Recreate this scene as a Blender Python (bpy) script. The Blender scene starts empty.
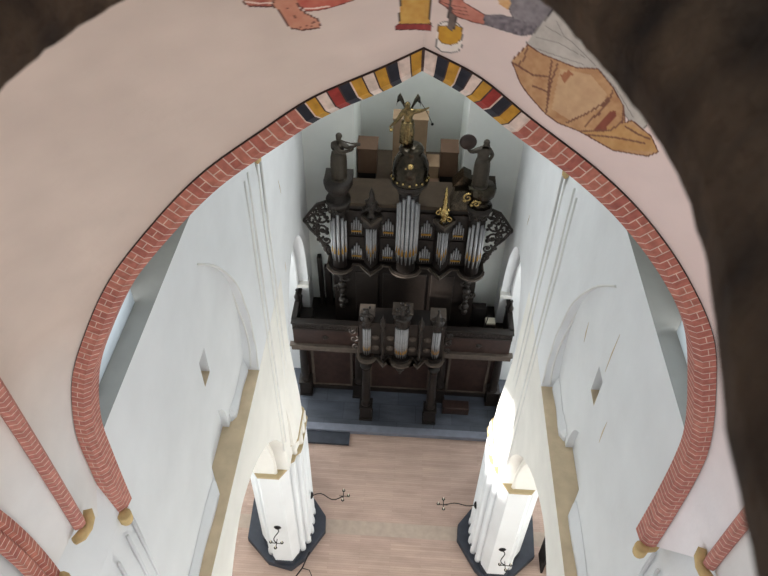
import bpy, bmesh, math, random
import numpy as np
from mathutils import Vector, Matrix
random.seed(4)
S = bpy.context.scene
COL = S.collection
PI = math.pi
# ------------------------------------------------------------------ camera
pit, yaw, rol = (math.radians(a) for a in (44.56, 2.289, 1.457))
FPX = 708.4
v_right = np.array([math.cos(yaw), math.sin(yaw), 0]); v_fwd = np.array([-math.sin(yaw), math.cos(yaw), 0]); v_up = np.array([0, 0, 1.])
f2 = v_fwd*math.cos(pit)-v_up*math.sin(pit); u2 = v_up*math.cos(pit)+v_fwd*math.sin(pit)
r3 = v_right*math.cos(rol)+u2*math.sin(rol); u3 = u2*math.cos(rol)-v_right*math.sin(rol)
CP = np.array([0, 0, 18.])
cam_d = bpy.data.cameras.new('camera'); cam = bpy.data.objects.new('camera', cam_d); COL.objects.link(cam)
M = Matrix.Identity(4)
for i in range(3):
    M[i][0], M[i][1], M[i][2], M[i][3] = r3[i], u3[i], -f2[i], CP[i]
cam.matrix_world = M
cam_d.sensor_width = 36; cam_d.lens = FPX/768*36; cam_d.clip_start = .01; cam_d.clip_end = 200
cam_d.dof.use_dof = True; cam_d.dof.focus_distance = 6; cam_d.dof.aperture_fstop = cam_d.lens/3.6
S.camera = cam
S.view_settings.view_transform = 'Standard'; S.view_settings.look = 'None'
S.view_settings.gamma = 1; S.view_settings.exposure = -1.0
S.view_settings.use_curve_mapping = False

# ------------------------------------------------------------------ materials
def srgb(c):
    return tuple(((v/255)/12.92 if v/255 <= .04045 else ((v/255+.055)/1.055)**2.4) for v in c)+(1,)
def mat(name, c, rough=.8, metal=0, var=.12, scale=3, bump=0, bscale=30, spec=.3, attr=None, c2=None, coat=0):
    m = bpy.data.materials.new(name); m.use_nodes = True
    nt = m.node_tree; N = nt.nodes; L = nt.links; b = N['Principled BSDF']
    b.inputs['Roughness'].default_value = rough; b.inputs['Metallic'].default_value = metal
    b.inputs['Specular IOR Level'].default_value = spec
    if coat: b.inputs['Coat Weight'].default_value = coat; b.inputs['Coat Roughness'].default_value = .12
    tc = N.new('ShaderNodeTexCoord')
    nz = N.new('ShaderNodeTexNoise'); nz.inputs['Scale'].default_value = scale; nz.inputs['Detail'].default_value = 6
    L.new(tc.outputs['Object'], nz.inputs['Vector'])
    cr = N.new('ShaderNodeValToRGB'); cr.color_ramp.elements[0].position = .3; cr.color_ramp.elements[1].position = .7
    base = srgb(c); lo = srgb(c2) if c2 else tuple(v*(1-var*1.6) for v in base[:3])+(1,)
    if attr:
        at = N.new('ShaderNodeAttribute'); at.attribute_name = attr
        cr.color_ramp.elements[0].color = (1-var*1.6,)*3+(1,); cr.color_ramp.elements[1].color = (1, 1, 1, 1)
        mx = N.new('ShaderNodeMix'); mx.data_type = 'RGBA'; mx.blend_type = 'MULTIPLY'; mx.inputs[0].default_value = 1
        L.new(at.outputs['Color'], mx.inputs[6]); L.new(nz.outputs[0], cr.inputs[0]); L.new(cr.outputs[0], mx.inputs[7]); L.new(mx.outputs[2], b.inputs['Base Color'])
    else:
        cr.color_ramp.elements[0].color = lo; cr.color_ramp.elements[1].color = base
        L.new(nz.outputs[0], cr.inputs[0]); L.new(cr.outputs[0], b.inputs['Base Color'])
    if bump:
        n2 = N.new('ShaderNodeTexNoise'); n2.inputs['Scale'].default_value = bscale; n2.inputs['Detail'].default_value = 8
        L.new(tc.outputs['Object'], n2.inputs['Vector'])
        bp = N.new('ShaderNodeBump'); bp.inputs['Strength'].default_value = bump; bp.inputs['Distance'].default_value = .02
        L.new(n2.outputs[0], bp.inputs['Height']); L.new(bp.outputs[0], b.inputs['Normal'])
    return m
def brickmat(name, c1, c2, cm, bw, rh, ms=.004, rough=.7, bump=.2, noise=.5, off=.5):
    m = bpy.data.materials.new(name); m.use_nodes = True
    nt = m.node_tree; N = nt.nodes; L = nt.links; b = N['Principled BSDF']; b.inputs['Roughness'].default_value = rough
    tc = N.new('ShaderNodeTexCoord'); bt = N.new('ShaderNodeTexBrick'); bt.offset = off
    bt.inputs['Color1'].default_value = srgb(c1); bt.inputs['Color2'].default_value = srgb(c2); bt.inputs['Mortar'].default_value = srgb(cm)
    bt.inputs['Scale'].default_value = 1; bt.inputs['Brick Width'].default_value = bw; bt.inputs['Row Height'].default_value = rh
    bt.inputs['Mortar Size'].default_value = ms
    nz = N.new('ShaderNodeTexNoise'); nz.inputs['Scale'].default_value = 1.3; nz.inputs['Detail'].default_value = 9; nz.inputs['Roughness'].default_value = .65
    mp = N.new('ShaderNodeMapping'); mp.inputs['Scale'].default_value = (.6, 2.2, 1)
    L.new(tc.outputs['Object'], mp.inputs[0]); L.new(mp.outputs[0], nz.inputs['Vector'])
    mx = N.new('ShaderNodeMix'); mx.data_type = 'RGBA'; mx.blend_type = 'MULTIPLY'; mx.inputs[0].default_value = 1
    cr = N.new('ShaderNodeValToRGB'); cr.color_ramp.elements[0].position = .3; cr.color_ramp.elements[1].position = .7
    cr.color_ramp.elements[0].color = (1-noise,)*3+(1,); cr.color_ramp.elements[1].color = (1, 1, 1, 1)
    L.new(tc.outputs['Object'], bt.inputs['Vector'])
    L.new(nz.outputs[0], cr.inputs[0]); L.new(bt.outputs['Color'], mx.inputs[6]); L.new(cr.outputs[0], mx.inputs[7]); L.new(mx.outputs[2], b.inputs['Base Color'])
    bp = N.new('ShaderNodeBump'); bp.inputs['Strength'].default_value = bump; bp.inputs['Distance'].default_value = .01
    L.new(bt.outputs['Fac'], bp.inputs['Height']); bp.invert = True; L.new(bp.outputs[0], b.inputs['Normal'])
    return m
WHITE = mat('limewash', (232, 234, 236), .9, var=.05, scale=1.2, bump=.25, bscale=6)
WHITE2 = mat('limewash_back', (228, 231, 226), .9, var=.06, scale=1.0, bump=.2, bscale=6)
CREAM = mat('cream_limewash', (238, 236, 230), .9, var=.06, scale=1.5, bump=.2, bscale=6)
MOULD = mat('moulding_line', (229, 229, 226), .9, var=.05, scale=3, bump=.2, bscale=9)
DUST = mat('dusty_stone', (216, 197, 166), .95, var=.12, scale=4, bump=.3, bscale=20)
SILL_SHADE = mat('shaded_sill', (158, 158, 154), .95, var=.08, scale=3)  # sill colour greyed to carry the shade lying on it
TANST = mat('ochre_corbel', (214, 186, 134), .85, var=.15, scale=12)
IMP = mat('impost_edge', (186, 168, 132), .9, var=.1, scale=8)
FRESCO = mat('painted_plaster', (255, 255, 255), .9, var=.06, scale=2.2, bump=.25, bscale=7, attr='paint')
BRICKA = mat('painted_brick', (255, 255, 255), .8, var=.22, scale=22, bump=.15, bscale=60, attr='paint')
RUBBLE = mat('rubble', (94, 77, 61), .97, var=.3, scale=14, bump=1.0, bscale=40, c2=(38, 30, 25))
WOOD = mat('dark_oak', (34, 27, 23), .5, var=.3, scale=9, bump=.15, bscale=40, spec=.35)
WOODR = mat('red_brown_oak', (54, 38, 33), .45, var=.3, scale=7, bump=.1, bscale=30, spec=.35)
WOODL = mat('dusty_oak_edge', (88, 78, 70), .6, var=.2, scale=9)
WOODT = mat('dusty_board', (76, 64, 51), .85, var=.2, scale=5)
BOXW = mat('pine_box', (100, 77, 60), .7, var=.12, scale=6)
BOXD = mat('black_box', (30, 25, 23), .8, var=.2, scale=6)
BOXT = mat('pale_board', (146, 122, 96), .75, var=.1, scale=5)
TIN = mat('tin_pipe', (152, 152, 154), .4, metal=.7, var=.12, scale=10)
GOLD = mat('gold_leaf', (168, 134, 70), .35, metal=.85, var=.15, scale=12)
BRONZE = mat('bronze_paint', (64, 56, 45), .55, metal=.1, var=.25, scale=14, spec=.4)
ANGEL = mat('dull_gilding', (134, 116, 80), .2, metal=.9, var=.45, scale=14, bump=.4, bscale=24)
GLOSS = mat('polished_black', (66, 58, 46), .07, metal=.8, var=.45, scale=9, bump=.5, bscale=16, spec=.6)
GILT = mat('worn_gilding', (196, 170, 112), .22, metal=.9, var=.35, scale=16, bump=.4, bscale=30)
CARVE = mat('carved_oak', (44, 36, 30), .5, var=.4, scale=20, bump=.8, bscale=40, spec=.4)
IRON = mat('black_iron', (34, 32, 34), .5, metal=.5, var=.2, scale=20)
PLINTH = mat('black_slate', (56, 60, 70), .65, var=.2, scale=5, spec=.4)
SLATE = brickmat('slate_floor', (88, 93, 104), (74, 79, 90), (60, 64, 74), 1.1, .62, .008, .55, noise=.6)
SLATE2 = mat('slate_edge', (120, 124, 136), .6, var=.12, scale=5)
FLOORM = brickmat('floor_boards', (196, 169, 154), (184, 156, 143), (166, 142, 126), 1.6, .06, .003, .75, .1, noise=.26)
BAND = mat('floor_band', (182, 164, 150), .8, var=.1, scale=6)
PANE = bpy.data.materials.new('milk_glass'); PANE.use_nodes = True
_n = PANE.node_tree.nodes; _t = _n.new('ShaderNodeBsdfTranslucent'); _t.inputs[0].default_value = (.62, .65, .67, 1); PANE.node_tree.links.new(_t.outputs[0], _n['Material Output'].inputs[0])
CANDLE = mat('candle_wax', (225, 218, 200), .6, var=.05)

# ------------------------------------------------------------------ helpers
def link(o, parent=None):
    COL.objects.link(o)
    if parent is not None: o.parent = parent
    return o
def tag(o, label=None, cat=None, group=None, kind=None):
    if label: o['label'] = label
    if cat: o['category'] = cat
    if group: o['group'] = group
    if kind: o['kind'] = kind
    return o
def empty(name, loc, label, cat, group=None):
    o = bpy.data.objects.new(name, None); o.location = loc; o.empty_display_size = .2; link(o)
    return tag(o, label, cat, group)
class MB:
    def __init__(s): s.v = []; s.f = []; s.sm = []
    def add(s, vs, fs, smooth=False):
        n = len(s.v); s.v += [tuple(map(float, v)) for v in vs]; s.f += [tuple(i+n for i in f) for f in fs]; s.sm += [smooth]*len(fs); return s
    def box(s, x0, x1, y0, y1, z0, z1):
        vs = [(x, y, z) for z in (z0, z1) for y in (y0, y1) for x in (x0, x1)]
        return s.add(vs, [(0, 2, 3, 1), (4, 5, 7, 6), (0, 1, 5, 4), (2, 6, 7, 3), (0, 4, 6, 2), (1, 3, 7, 5)])
    def prism(s, poly, a, b, axis='z', smooth=False):
        # poly 2D, extruded along axis; axis x -> poly (y,z); y -> (x,z); z -> (x,y)
        def P(p, t): return {'x': (t, p[0], p[1]), 'y': (p[0], t, p[1]), 'z': (p[0], p[1], t)}[axis]
        n = len(poly); vs = [P(p, a) for p in poly]+[P(p, b) for p in poly]
        s.add(vs, [tuple(range(n))[::-1], tuple(range(n, 2*n))]); 
        m = len(s.v)-2*n
        for i in range(n): s.f.append((m+i, m+(i+1) % n, m+n+(i+1) % n, m+n+i)); s.sm.append(smooth)
        return s
    def lathe(s, prof, c=(0, 0, 0), seg=20, a0=0, a1=2*PI, sx=1, sy=1):
        full = abs(a1-a0-2*PI) < 1e-6; k = seg if full else seg+1; n = len(prof); vs = []
        for j in range(k):
            a = a0+(a1-a0)*j/seg
            for r, z in prof: vs.append((c[0]+r*math.cos(a)*sx, c[1]+r*math.sin(a)*sy, c[2]+z))
        fs = []
        for j in range(seg):
            jj = (j+1) % k if full else j+1
            for i in range(n-1): fs.append((j*n+i, jj*n+i, jj*n+i+1, j*n+i+1))
        if full:
            fs.append(tuple(j*n for j in range(k))[::-1]); fs.append(tuple(j*n+n-1 for j in range(k)))
        return s.add(vs, fs, True)
    def tube(s, pts, r, seg=8, closed=False):
        pts = [Vector(p) for p in pts]; n = len(pts); rr = r if isinstance(r, (list, tuple)) else [r]*n; vs = []
        up = None
        for i, p in enumerate(pts):
            a = pts[(i-1) % n] if (closed or i > 0) else p; b = pts[(i+1) % n] if (closed or i < n-1) else p
            t = (b-a).normalized()
            if up is None: up = Vector((0, 0, 1)) if abs(t.z) < .9 else Vector((1, 0, 0))
            sd = t.cross(up).normalized(); up = sd.cross(t).normalized()
            for k in range(seg):
                w = 2*PI*k/seg; vs.append(p+(sd*math.cos(w)+up*math.sin(w))*rr[i])
        fs = []
        for i in range(n if closed else n-1):
            j = (i+1) % n
            for k in range(seg): fs.append((i*seg+k, i*seg+(k+1) % seg, j*seg+(k+1) % seg, j*seg+k))
        if not closed: fs += [tuple(range(seg))[::-1], tuple((n-1)*seg+k for k in range(seg))]
        return s.add(vs, fs, True)
    def ball(s, c, r, seg=12, sc=(1, 1, 1)):
        vs = []; n = seg//2
        for i in range(n+1):
            t = PI*i/n
            for k in range(seg):
                a = 2*PI*k/seg; vs.append((c[0]+r*sc[0]*math.sin(t)*math.cos(a), c[1]+r*sc[1]*math.sin(t)*math.sin(a), c[2]+r*sc[2]*math.cos(t)))
        fs = [(i*seg+k, (i+1)*seg+k, (i+1)*seg+(k+1) % seg, i*seg+(k+1) % seg) for i in range(n) for k in range(seg)]
        return s.add(vs, fs, True)
    def build(s, name, m, parent=None, weld=True):
        me = bpy.data.meshes.new(name); me.from_pydata(s.v, [], s.f); me.materials.append(m)
        me.polygons.foreach_set('use_smooth', s.sm)
        bm = bmesh.new(); bm.from_mesh(me)
        if weld: bmesh.ops.remove_doubles(bm, verts=bm.verts, dist=1e-5)
        bmesh.ops.recalc_face_normals(bm, faces=bm.faces); bm.to_mesh(me); bm.free(); me.update()
        return link(bpy.data.objects.new(name, me), parent)
def bevel(o, w=.01, seg=2):
    b = o.modifiers.new('bevel', 'BEVEL'); b.width = w; b.segments = seg; b.limit_method = 'ANGLE'; b.angle_limit = math.radians(50); return o
def apply_mods(o):
    dg = bpy.context.evaluated_depsgraph_get(); me = bpy.data.meshes.new_from_object(o.evaluated_get(dg)); o.modifiers.clear(); o.data = me; return o
def cut(o, cutters):
    for c in cutters:
        m = o.modifiers.new('cut', 'BOOLEAN'); m.operation = 'DIFFERENCE'; m.solver = 'EXACT'; m.object = c
    bpy.context.view_layer.update(); apply_mods(o)
    for c in cutters: bpy.data.objects.remove(c)
    return o
def struct(o): o['kind'] = 'structure'; return o
def arch_poly(y0, y1, zs, zc, zb, yc=None, n=14, pp=.95):
    # pointed arch opening in the (y,z) plane
    yc = (y0+y1)/2 if yc is None else yc; pts = [(y0, zb), (y0, zs)]
    for i in range(1, n+1):
        t = i/n; pts.append((yc-(yc-y0)*math.cos(t*PI/2)**pp, zs+(zc-zs)*math.sin(t*PI/2)**1.0))
    for i in range(n-1, -1, -1):
        t = i/n; pts.append((yc+(y1-yc)*math.cos(t*PI/2)**pp, zs+(zc-zs)*math.sin(t*PI/2)**1.0))
    pts.append((y1, zb)); return pts
def sgnx(sd, pts): return [(sd*p[0],)+tuple(p[1:]) for p in pts]

def resample(pts, n=None, step=None, smooth=True):
    P = np.array(pts, float)
    if smooth:
        # Catmull-Rom subdivision
        Q = [P[0]]
        for i in range(len(P)-1):
            p0 = P[max(i-1, 0)]; p1 = P[i]; p2 = P[i+1]; p3 = P[min(i+2, len(P)-1)]
            for k in range(1, 9):
                t = k/8; Q.append(.5*((2*p1)+(-p0+p2)*t+(2*p0-5*p1+4*p2-p3)*t*t+(-p0+3*p1-3*p2+p3)*t**3))
        P = np.array(Q)
    d = np.r_[0, np.cumsum(np.linalg.norm(np.diff(P, axis=0), axis=1))]
    if step: n = max(2, int(round(d[-1]/step))+1)
    s = np.linspace(0, d[-1], n)
    return np.stack([np.interp(s, d, P[:, k]) for k in range(P.shape[1])], 1)
# ------------------------------------------------------------------ floor
struct(MB().box(-8, 8, -3, 20, -.3, 0).build('floor', FLOORM))
band = struct(MB().box(-8, 8, 8.82, 9.22, 0, .003).build('trim_1', BAND))
pf = empty('stone_platform', (0, 12, 0), 'low blue-grey slate platform raised one step that the organ gallery stands on', 'platform')
a = MB().box(-6, 6, 12.22, 17.5, .0, .15).build('slab_floor', SLATE, pf); a.location = (0, -12, 0)
a = MB().box(-6, 6, 11.98, 12.22, .0, .158).build('step_edge', SLATE2, pf); a.location = (0, -12, 0); bevel(a)
st = MB().box(-3.6, -1.38, 11.56, 11.97, 0, .09).build('stone_step', PLINTH); bevel(st)
tag(st, 'lower dark slate step before the left end of the platform', 'step')

# ------------------------------------------------------------------ walls
OUT_ARC = [(2.491, 6.11, 12.21), (2.478, 6.39, 11.95), (2.462, 6.67, 11.65), (2.441, 6.88, 11.36), (2.415, 7.07, 11.04), (2.387, 7.2, 10.69), (2.36, 7.24, 10.36), (2.332, 7.27, 10.0), (2.309, 7.22, 9.71), (2.285, 7.17, 9.43), (2.26, 7.05, 9.15)]
IN_ARC = [(2.768, 6.84, 11.41), (2.693, 6.89, 11.35), (2.636, 6.94, 11.26), (2.592, 7.05, 11.06), (2.532, 7.11, 10.88), (2.505, 7.2, 10.57), (2.48, 7.24, 10.25), (2.435, 7.23, 9.98), (2.405, 7.22, 9.7), (2.378, 7.14, 9.39), (2.389, 7.07, 9.1)]
for sd, nm in ((-1, 'left'), (1, 'right')):
    def bx(x0, x1, y0, y1, z0, z1): return MB().box(min(sd*x0, sd*x1), max(sd*x0, sd*x1), y0, y1, z0, z1)
    # lower arcade wall of the near bay, its top is the dusty ledge
    lo = bx(2.25, 3.3, 1.8, 9.2, 4.5, 9.05).build('wall_%s_arcade' % nm, CREAM)
    arc = MB().prism(arch_poly(2.45, 7.98, 4.5, 8.2, 3.5, 5.1, pp=1.25), sd*2.0, sd*2.52, 'x').build('c', CREAM)
    # recessed outer order towards the aisle is cut a little wider on the nave face
    arc2 = MB().prism(arch_poly(2.6, 7.86, 4.45, 8.0, 3.5, 5.1, pp=1.25), sd*2.0, sd*4, 'x').build('c', CREAM)
    struct(cut(lo, [arc, arc2]))
    lo.data.materials.append(DUST)
    for p in lo.data.polygons:
        if p.normal.z > .9 and p.center.z > 9: p.material_index = 1
    # second order: roll following the arch inside the soffit
    pts = [(sd*2.54, y, z) for y, z in arch_poly(2.53, 7.9, 4.5, 8.1, 4.5, 5.1, pp=1.25)[1:-1]]
    struct(MB().tube(pts, .05, 8).build('trim_2' if sd < 0 else 'trim_3', CREAM))
    # upper wall of the near bay with the clerestory opening and a shallow recess
    up = bx(2.5, 3.3, 3.2, 9.4, 9.05, 17.0).build('wall_%s' % nm, WHITE)
    cl = bx(2.0, 2.95, 3.3, 7.6, 12.85, 17.5).build('c', WHITE)
    op = bx(2.3, 4, 3.3, 4.85, 12.85, 17.5).build('c', WHITE)
    rec = MB().prism(arch_poly(5.05, 5.95, 9.25, 9.85, 9.0), sd*2.3, sd*2.6, 'x').build('c', WHITE)
    yn = 5.62 if sd < 0 else 5.68
    pk = MB().prism([(yn-.13, 10.62), (yn+.13, 10.62), (yn+.13, 11.1), (yn-.13, 11.1)], sd*2.3, sd*2.95, 'x').build('c', WHITE)
    struct(cut(up, [cl, op, rec, pk]))
    up.data.materials.append(SILL_SHADE); up.data.materials.append(DUST)
    for p in up.data.polygons:
        if p.normal.z > .9 and 12.8 < p.center.z < 12.9: p.material_index = 1
        if p.normal.z > .9 and 10.5 < p.center.z < 10.7: p.material_index = 2
    # rough patches of the old lower facing left standing on the ledge
    for k, (y0, y1, d, h) in enumerate(((6.05, 7.1, .08, .22), (3.2, 5.0, .11, .2))):
        m = MB(); n = 12
        vs = []
        for i in range(n+1):
            y = y0+(y1-y0)*i/n; dd = d*(.9+.1*math.sin(i*.7+k)); hh = h*(.85+.15*math.cos(i*.6+k)); 
            if i in (0, n): dd *= .3
            vs += [(sd*2.52, y, 9.04), (sd*(2.5-dd), y, 9.04), (sd*(2.5-dd), y, 9.05+hh*.4), (sd*2.495, y, 9.05+hh)]
        fs = [(4*i+j, 4*i+(j+1) % 4, 4*i+4+(j+1) % 4, 4*i+4+j) for i in range(n) for j in range(4)]+[(0, 1, 2, 3), (4*n, 4*n+1, 4*n+2, 4*n+3)]
        struct(m.add(vs, fs).build('trim_%d' % (4+k if sd < 0 else 6+k), WHITE))
    # blind wall arch, twin rolls along the edge of the thicker wall behind the pilaster
    for q, P_ in enumerate((OUT_ARC, IN_ARC)):
        struct(MB().tube(resample([(sd*x, y, z) for x, y, z in P_], n=40), .017, 6).build('trim_%d' % ((8 if sd < 0 else 10)+q), MOULD))
    prof_ = [(2.25, 9.04, 7.05), (2.309, 9.7, 7.22), (2.365, 10.4, 7.25), (2.412, 11.0, 7.08), (2.441, 11.36, 6.88), (2.462, 11.65, 6.67), (2.478, 11.95, 6.39), (2.491, 12.21, 6.1), (2.5, 12.6, 5.4)]
    vs = []; fs = []
    for x, z, y in prof_: vs += [(sd*2.62, y, z), (sd*x, y, z), (sd*x, 9.2, z), (sd*2.62, 9.2, z)]
    for q in range(8): fs += [(4*q+r, 4*q+(r+1) % 4, 4*q+4+(r+1) % 4, 4*q+4+r) for r in range(4)]
    fs += [(3, 2, 1, 0), (32, 33, 34, 35)]
    struct(MB().add(vs, fs).build('trim_%d' % (12 if sd < 0 else 13), WHITE))
    for q, y in enumerate((8.22, 8.44, 9.02, 9.28)):
        pts = [(sd*x, y*x/2.38, z) for x, z in ((2.46, 11.7), (2.42, 11.1), (2.37, 10.6), (2.30, 9.6), (2.25, 9.04), (2.25, 7), (2.25, 5.6-.5*(q//2)))]
        struct(MB().tube(pts, .024, 8).build('trim_%d' % ((14 if sd < 0 else 18)+q), MOULD))
    c = MB().lathe([(.02, -.1), (.06, -.04), (.07, .03)], (sd*2.42, 9.25, 11.6), 10).build('trim_%d' % (22 if sd < 0 else 23), TANST)
    struct(c)
    struct(bx(2.5, 3.3, 9.2, 9.4, 4.4, 17).build('wall_%s_pier_back' % nm, CREAM))
    # west bay wall with the arch opening beside the organ
    w2 = bx(2.75, 3.45, 9.4, 15.1, 0, 17).build('wall_%s_west' % nm, WHITE)
    c1 = MB().prism(arch_poly(11.3, 14.42, 3.9, 6.6, -.5, 12.85), sd*2.0, sd*3.05, 'x').build('c', WHITE)
    c2 = MB().prism(arch_poly(11.45, 14.25, 3.9, 6.4, -.5, 12.85), sd*2.0, sd*4.05, 'x').build('c', WHITE)
    c4 = MB().prism(arch_poly(11.2, 12.9, 14.6, 16.0, 12.2), sd*2.0, sd*4.05, 'x').build('c', WHITE)
    struct(cut(w2, [c1, c2, c4]))
    struct(MB().box(min(sd*3.3, sd*3.32), max(sd*3.3, sd*3.32), 11.1, 13.0, 12.1, 16.2).build('window_%d' % (5 if sd < 0 else 6), PANE))  # unseen pane, added with its lamp to light the west bay
    pts = [(sd*3.05, y, z) for y, z in arch_poly(11.42, 14.3, 3.9, 6.45, 3.9, 12.85)[1:-1]]
    struct(MB().tube(pts, .06, 8).build('trim_%d' % (24 if sd < 0 else 25), WHITE))
    struct(bx(2.72, 3.5, 14.26, 14.6, 3.78, 3.9).build('trim_%d' % (26 if sd < 0 else 27), CREAM))
    # aisle beyond
    ow = bx(6.2, 6.8, -3, 17, 0, 18.5).build('wall_%s_aisle' % nm, WHITE2)  # upper part out of view, raised to keep sun off the clerestory
    cs = [MB().prism(arch_poly(y0, y1, z1-.9, z1, z0), sd*5, sd*8, 'x').build('c', WHITE) for y0, y1, z0, z1 in ((3.5, 5.3, 5.6, 8.7), (9.0, 10.7, 4.0, 7.8), (0.2, 1.8, 4.0, 7.0), (14.2, 15.6, 2.0, 6.6))]
    struct(cut(ow, cs))
    we = bx(3.45, 6.2, 16.4, 16.9, 0, 9).build('wall_%s_aisle_west' % nm, WHITE)
    cw = MB().prism([(sd*x, z) for x, z in arch_poly(3.48, 4.95, 4.4, 6.3, .6)], 16, 17.2, 'y').build('c', WHITE)
    struct(cut(we, [cw]))
    struct(bx(3.3, 6.8, -3, 17, 9, 9.3).build('ceiling_%s_aisle' % nm, WHITE2))
    # simple east bay wall
    ew = bx(2.68, 3.3, -3.1, 3.2, 9.0, 17.0).build('wall_%s_east' % nm, WHITE)
    cc = MB().prism(arch_poly(-1.7, 1.55, 14.2, 16.3, 10.6), sd*2, sd*4, 'x').build('c', WHITE)
    struct(cut(ew, [cc]))
    struct(MB().box(min(sd*3.1, sd*3.12), max(sd*3.1, sd*3.12), -1.75, 1.6, 10.55, 16.4).build('window_%d' % (3 if sd < 0 else 4), PANE))  # unseen pane, added to keep direct sun off the wall opposite
    # responds under the corbels
    xq = 2.64 if sd < 0 else 2.58
    struct(MB().prism([(sd*2.48, 9.0), (sd*2.49, 11.0), (sd*2.53, 11.8), (sd*xq, 12.5), (sd*xq, 13.6), (sd*2.9, 13.6), (sd*2.9, 9.0)], 1.9, 3.19, 'y').build('trim_%d' % (80 if sd < 0 else 81), WHITE))
    for q, (y, zt) in enumerate(((2.02, 12.4), (2.16, 12.3), (2.4, 11.6), (2.55, 11.6), (2.72, 11.6), (2.98, 11.6), (3.14, 11.6))):
        struct(MB().lathe([(.018, 0), (.018, zt-9.0 if sd < 0 else min(zt, 11.75)-9.0)], (sd*2.48, y, 9.0), 8).build('trim_%d' % ((28 if sd < 0 else 36)+q), WHITE))
    # milky leaded pane of the clerestory
    pn = struct(MB().box(min(sd*2.70, sd*2.72), max(sd*2.70, sd*2.72), 3.3, 4.83, 12.85, 17.0).build('window_%d' % (1 if sd < 0 else 2), PANE))
for k, (x, a, b) in enumerate(((2.50, (5.57, 11.97), (5.59, 11.26)), (2.50, (6.61, 11.05), (6.55, 10.71)), (2.50, (5.05, 10.98), (5.04, 10.56)), (-2.75, (11.98, 9.19), (12.12, 8.72)), (-2.75, (11.81, 7.03), (11.80, 6.72)), (2.75, (12.74, 8.00), (12.84, 7.63)), )):
    struct(MB().tube([(x, a[0], a[1]), (x, (a[0]+b[0])/2+.008, (a[1]+b[1])/2), (x, b[0], b[1])], [.003, .01, .003], 5).build('trim_%d' % (90+k), DUST))

# west end wall with the tall tower arch recess
bw = MB().box(-3.45, 3.45, 15.1, 17.6, 0, 17).build('wall_back', WHITE2)
rc = MB().box(-1.44, 1.33, 14.9, 17.2, 5.4, 18).build('c', WHITE2)
struct(cut(bw, [rc]))
# vault over the two west bays (lets the clerestory light only)
m = MB(); prof = []
for i in range(25):
    t = -1+2*i/24; x = 2.9*t; prof.append((x, 12.4+4.5*(1-abs(t)**2.1)**.6))
for j, (p, q) in enumerate(zip(prof[:-1], prof[1:])):
    if (p[1]+q[1])/2 < 16.0 and False: continue
    m.add([(p[0], 4.9, p[1]+.6), (q[0], 4.9, q[1]+.6), (q[0], 15.3, q[1]+.6), (p[0], 15.3, p[1]+.6)], [(0, 1, 2, 3)])
struct(m.build('ceiling_west', WHITE2))

# ------------------------------------------------------------------ painted vault of the near bay
archL = [(0.03, 16.51), (-.17, 16.4), (-.5, 16.23), (-.77, 16.03), (-1.14, 15.73), (-1.49, 15.35), (-1.85, 14.89), (-2.14, 14.39), (-2.4, 13.83), (-2.57, 13.16), (-2.61, 12.56), (-2.63, 11.8)]
archR = [(0.03, 16.51), (.3, 16.38), (.58, 16.17), (.98, 15.88), (1.32, 15.57), (1.67, 15.15), (1.99, 14.64), (2.21, 14.02), (2.35, 13.5), (2.40, 13.1), (2.42, 12.5), (2.42, 11.82)]
CROWN = 17.84
def rib_pts(sx, sy, n=40):
    P = []
    for i in range(240):
        a = PI/2*i/239; r = 2.52*math.sin(a)**.92; z = 12.62+(CROWN-12.62)*math.cos(a)**.95
        P.append((sx*r, sy*r*(.985+.045*(r/2.52)**4), z))
    return resample(P, n=n, smooth=False)
def to_px(P):
    D = P-CP; X = D@r3; Y = D@(-u3); Z = D@f2; Z = np.where(Z < 1e-3, 1e-3, Z)
    return 384+FPX*X/Z, 288+FPX*Y/Z
def inpoly(x, y, poly):
    r = np.zeros(x.shape, bool); n = len(poly); j = n-1
    for i in range(n):
        xi, yi = poly[i]; xj, yj = poly[j]
        if yi != yj:
            c = ((yi > y) != (yj > y)) & (x < (xj-xi)*(y-yi)/(yj-yi)+xi); r ^= c
        j = i
    return r
def near(x, y, pl, w):
    d = np.full(x.shape, 1e9)
    for (x0, y0), (x1, y1) in zip(pl[:-1], pl[1:]):
        L2 = (x1-x0)**2+(y1-y0)**2+1e-9; t = np.clip(((x-x0)*(x1-x0)+(y-y0)*(y1-y0))/L2, 0, 1)
        d = np.minimum(d, np.hypot(x-x0-t*(x1-x0), y-y0-t*(y1-y0)))
    return d < w
def A(o, s, pts): return [(o[0]+p[0]/s, o[1]+p[1]/s) for p in pts]
def vnoise(x, y, s, seed):
    rng = np.random.RandomState(seed); g = rng.rand(64, 64)
    u = (x/s) % 63; v = (y/s) % 63; i = np.floor(u).astype(int); j = np.floor(v).astype(int); fu = u-i; fv = v-j
    fu = fu*fu*(3-2*fu); fv = fv*fv*(3-2*fv)
    return (g[i, j]*(1-fu)+g[i+1, j]*fu)*(1-fv)+(g[i, j+1]*(1-fu)+g[i+1, j+1]*fu)*fv
BASEP = np.array(srgb((216, 199, 187))[:3])
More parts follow.
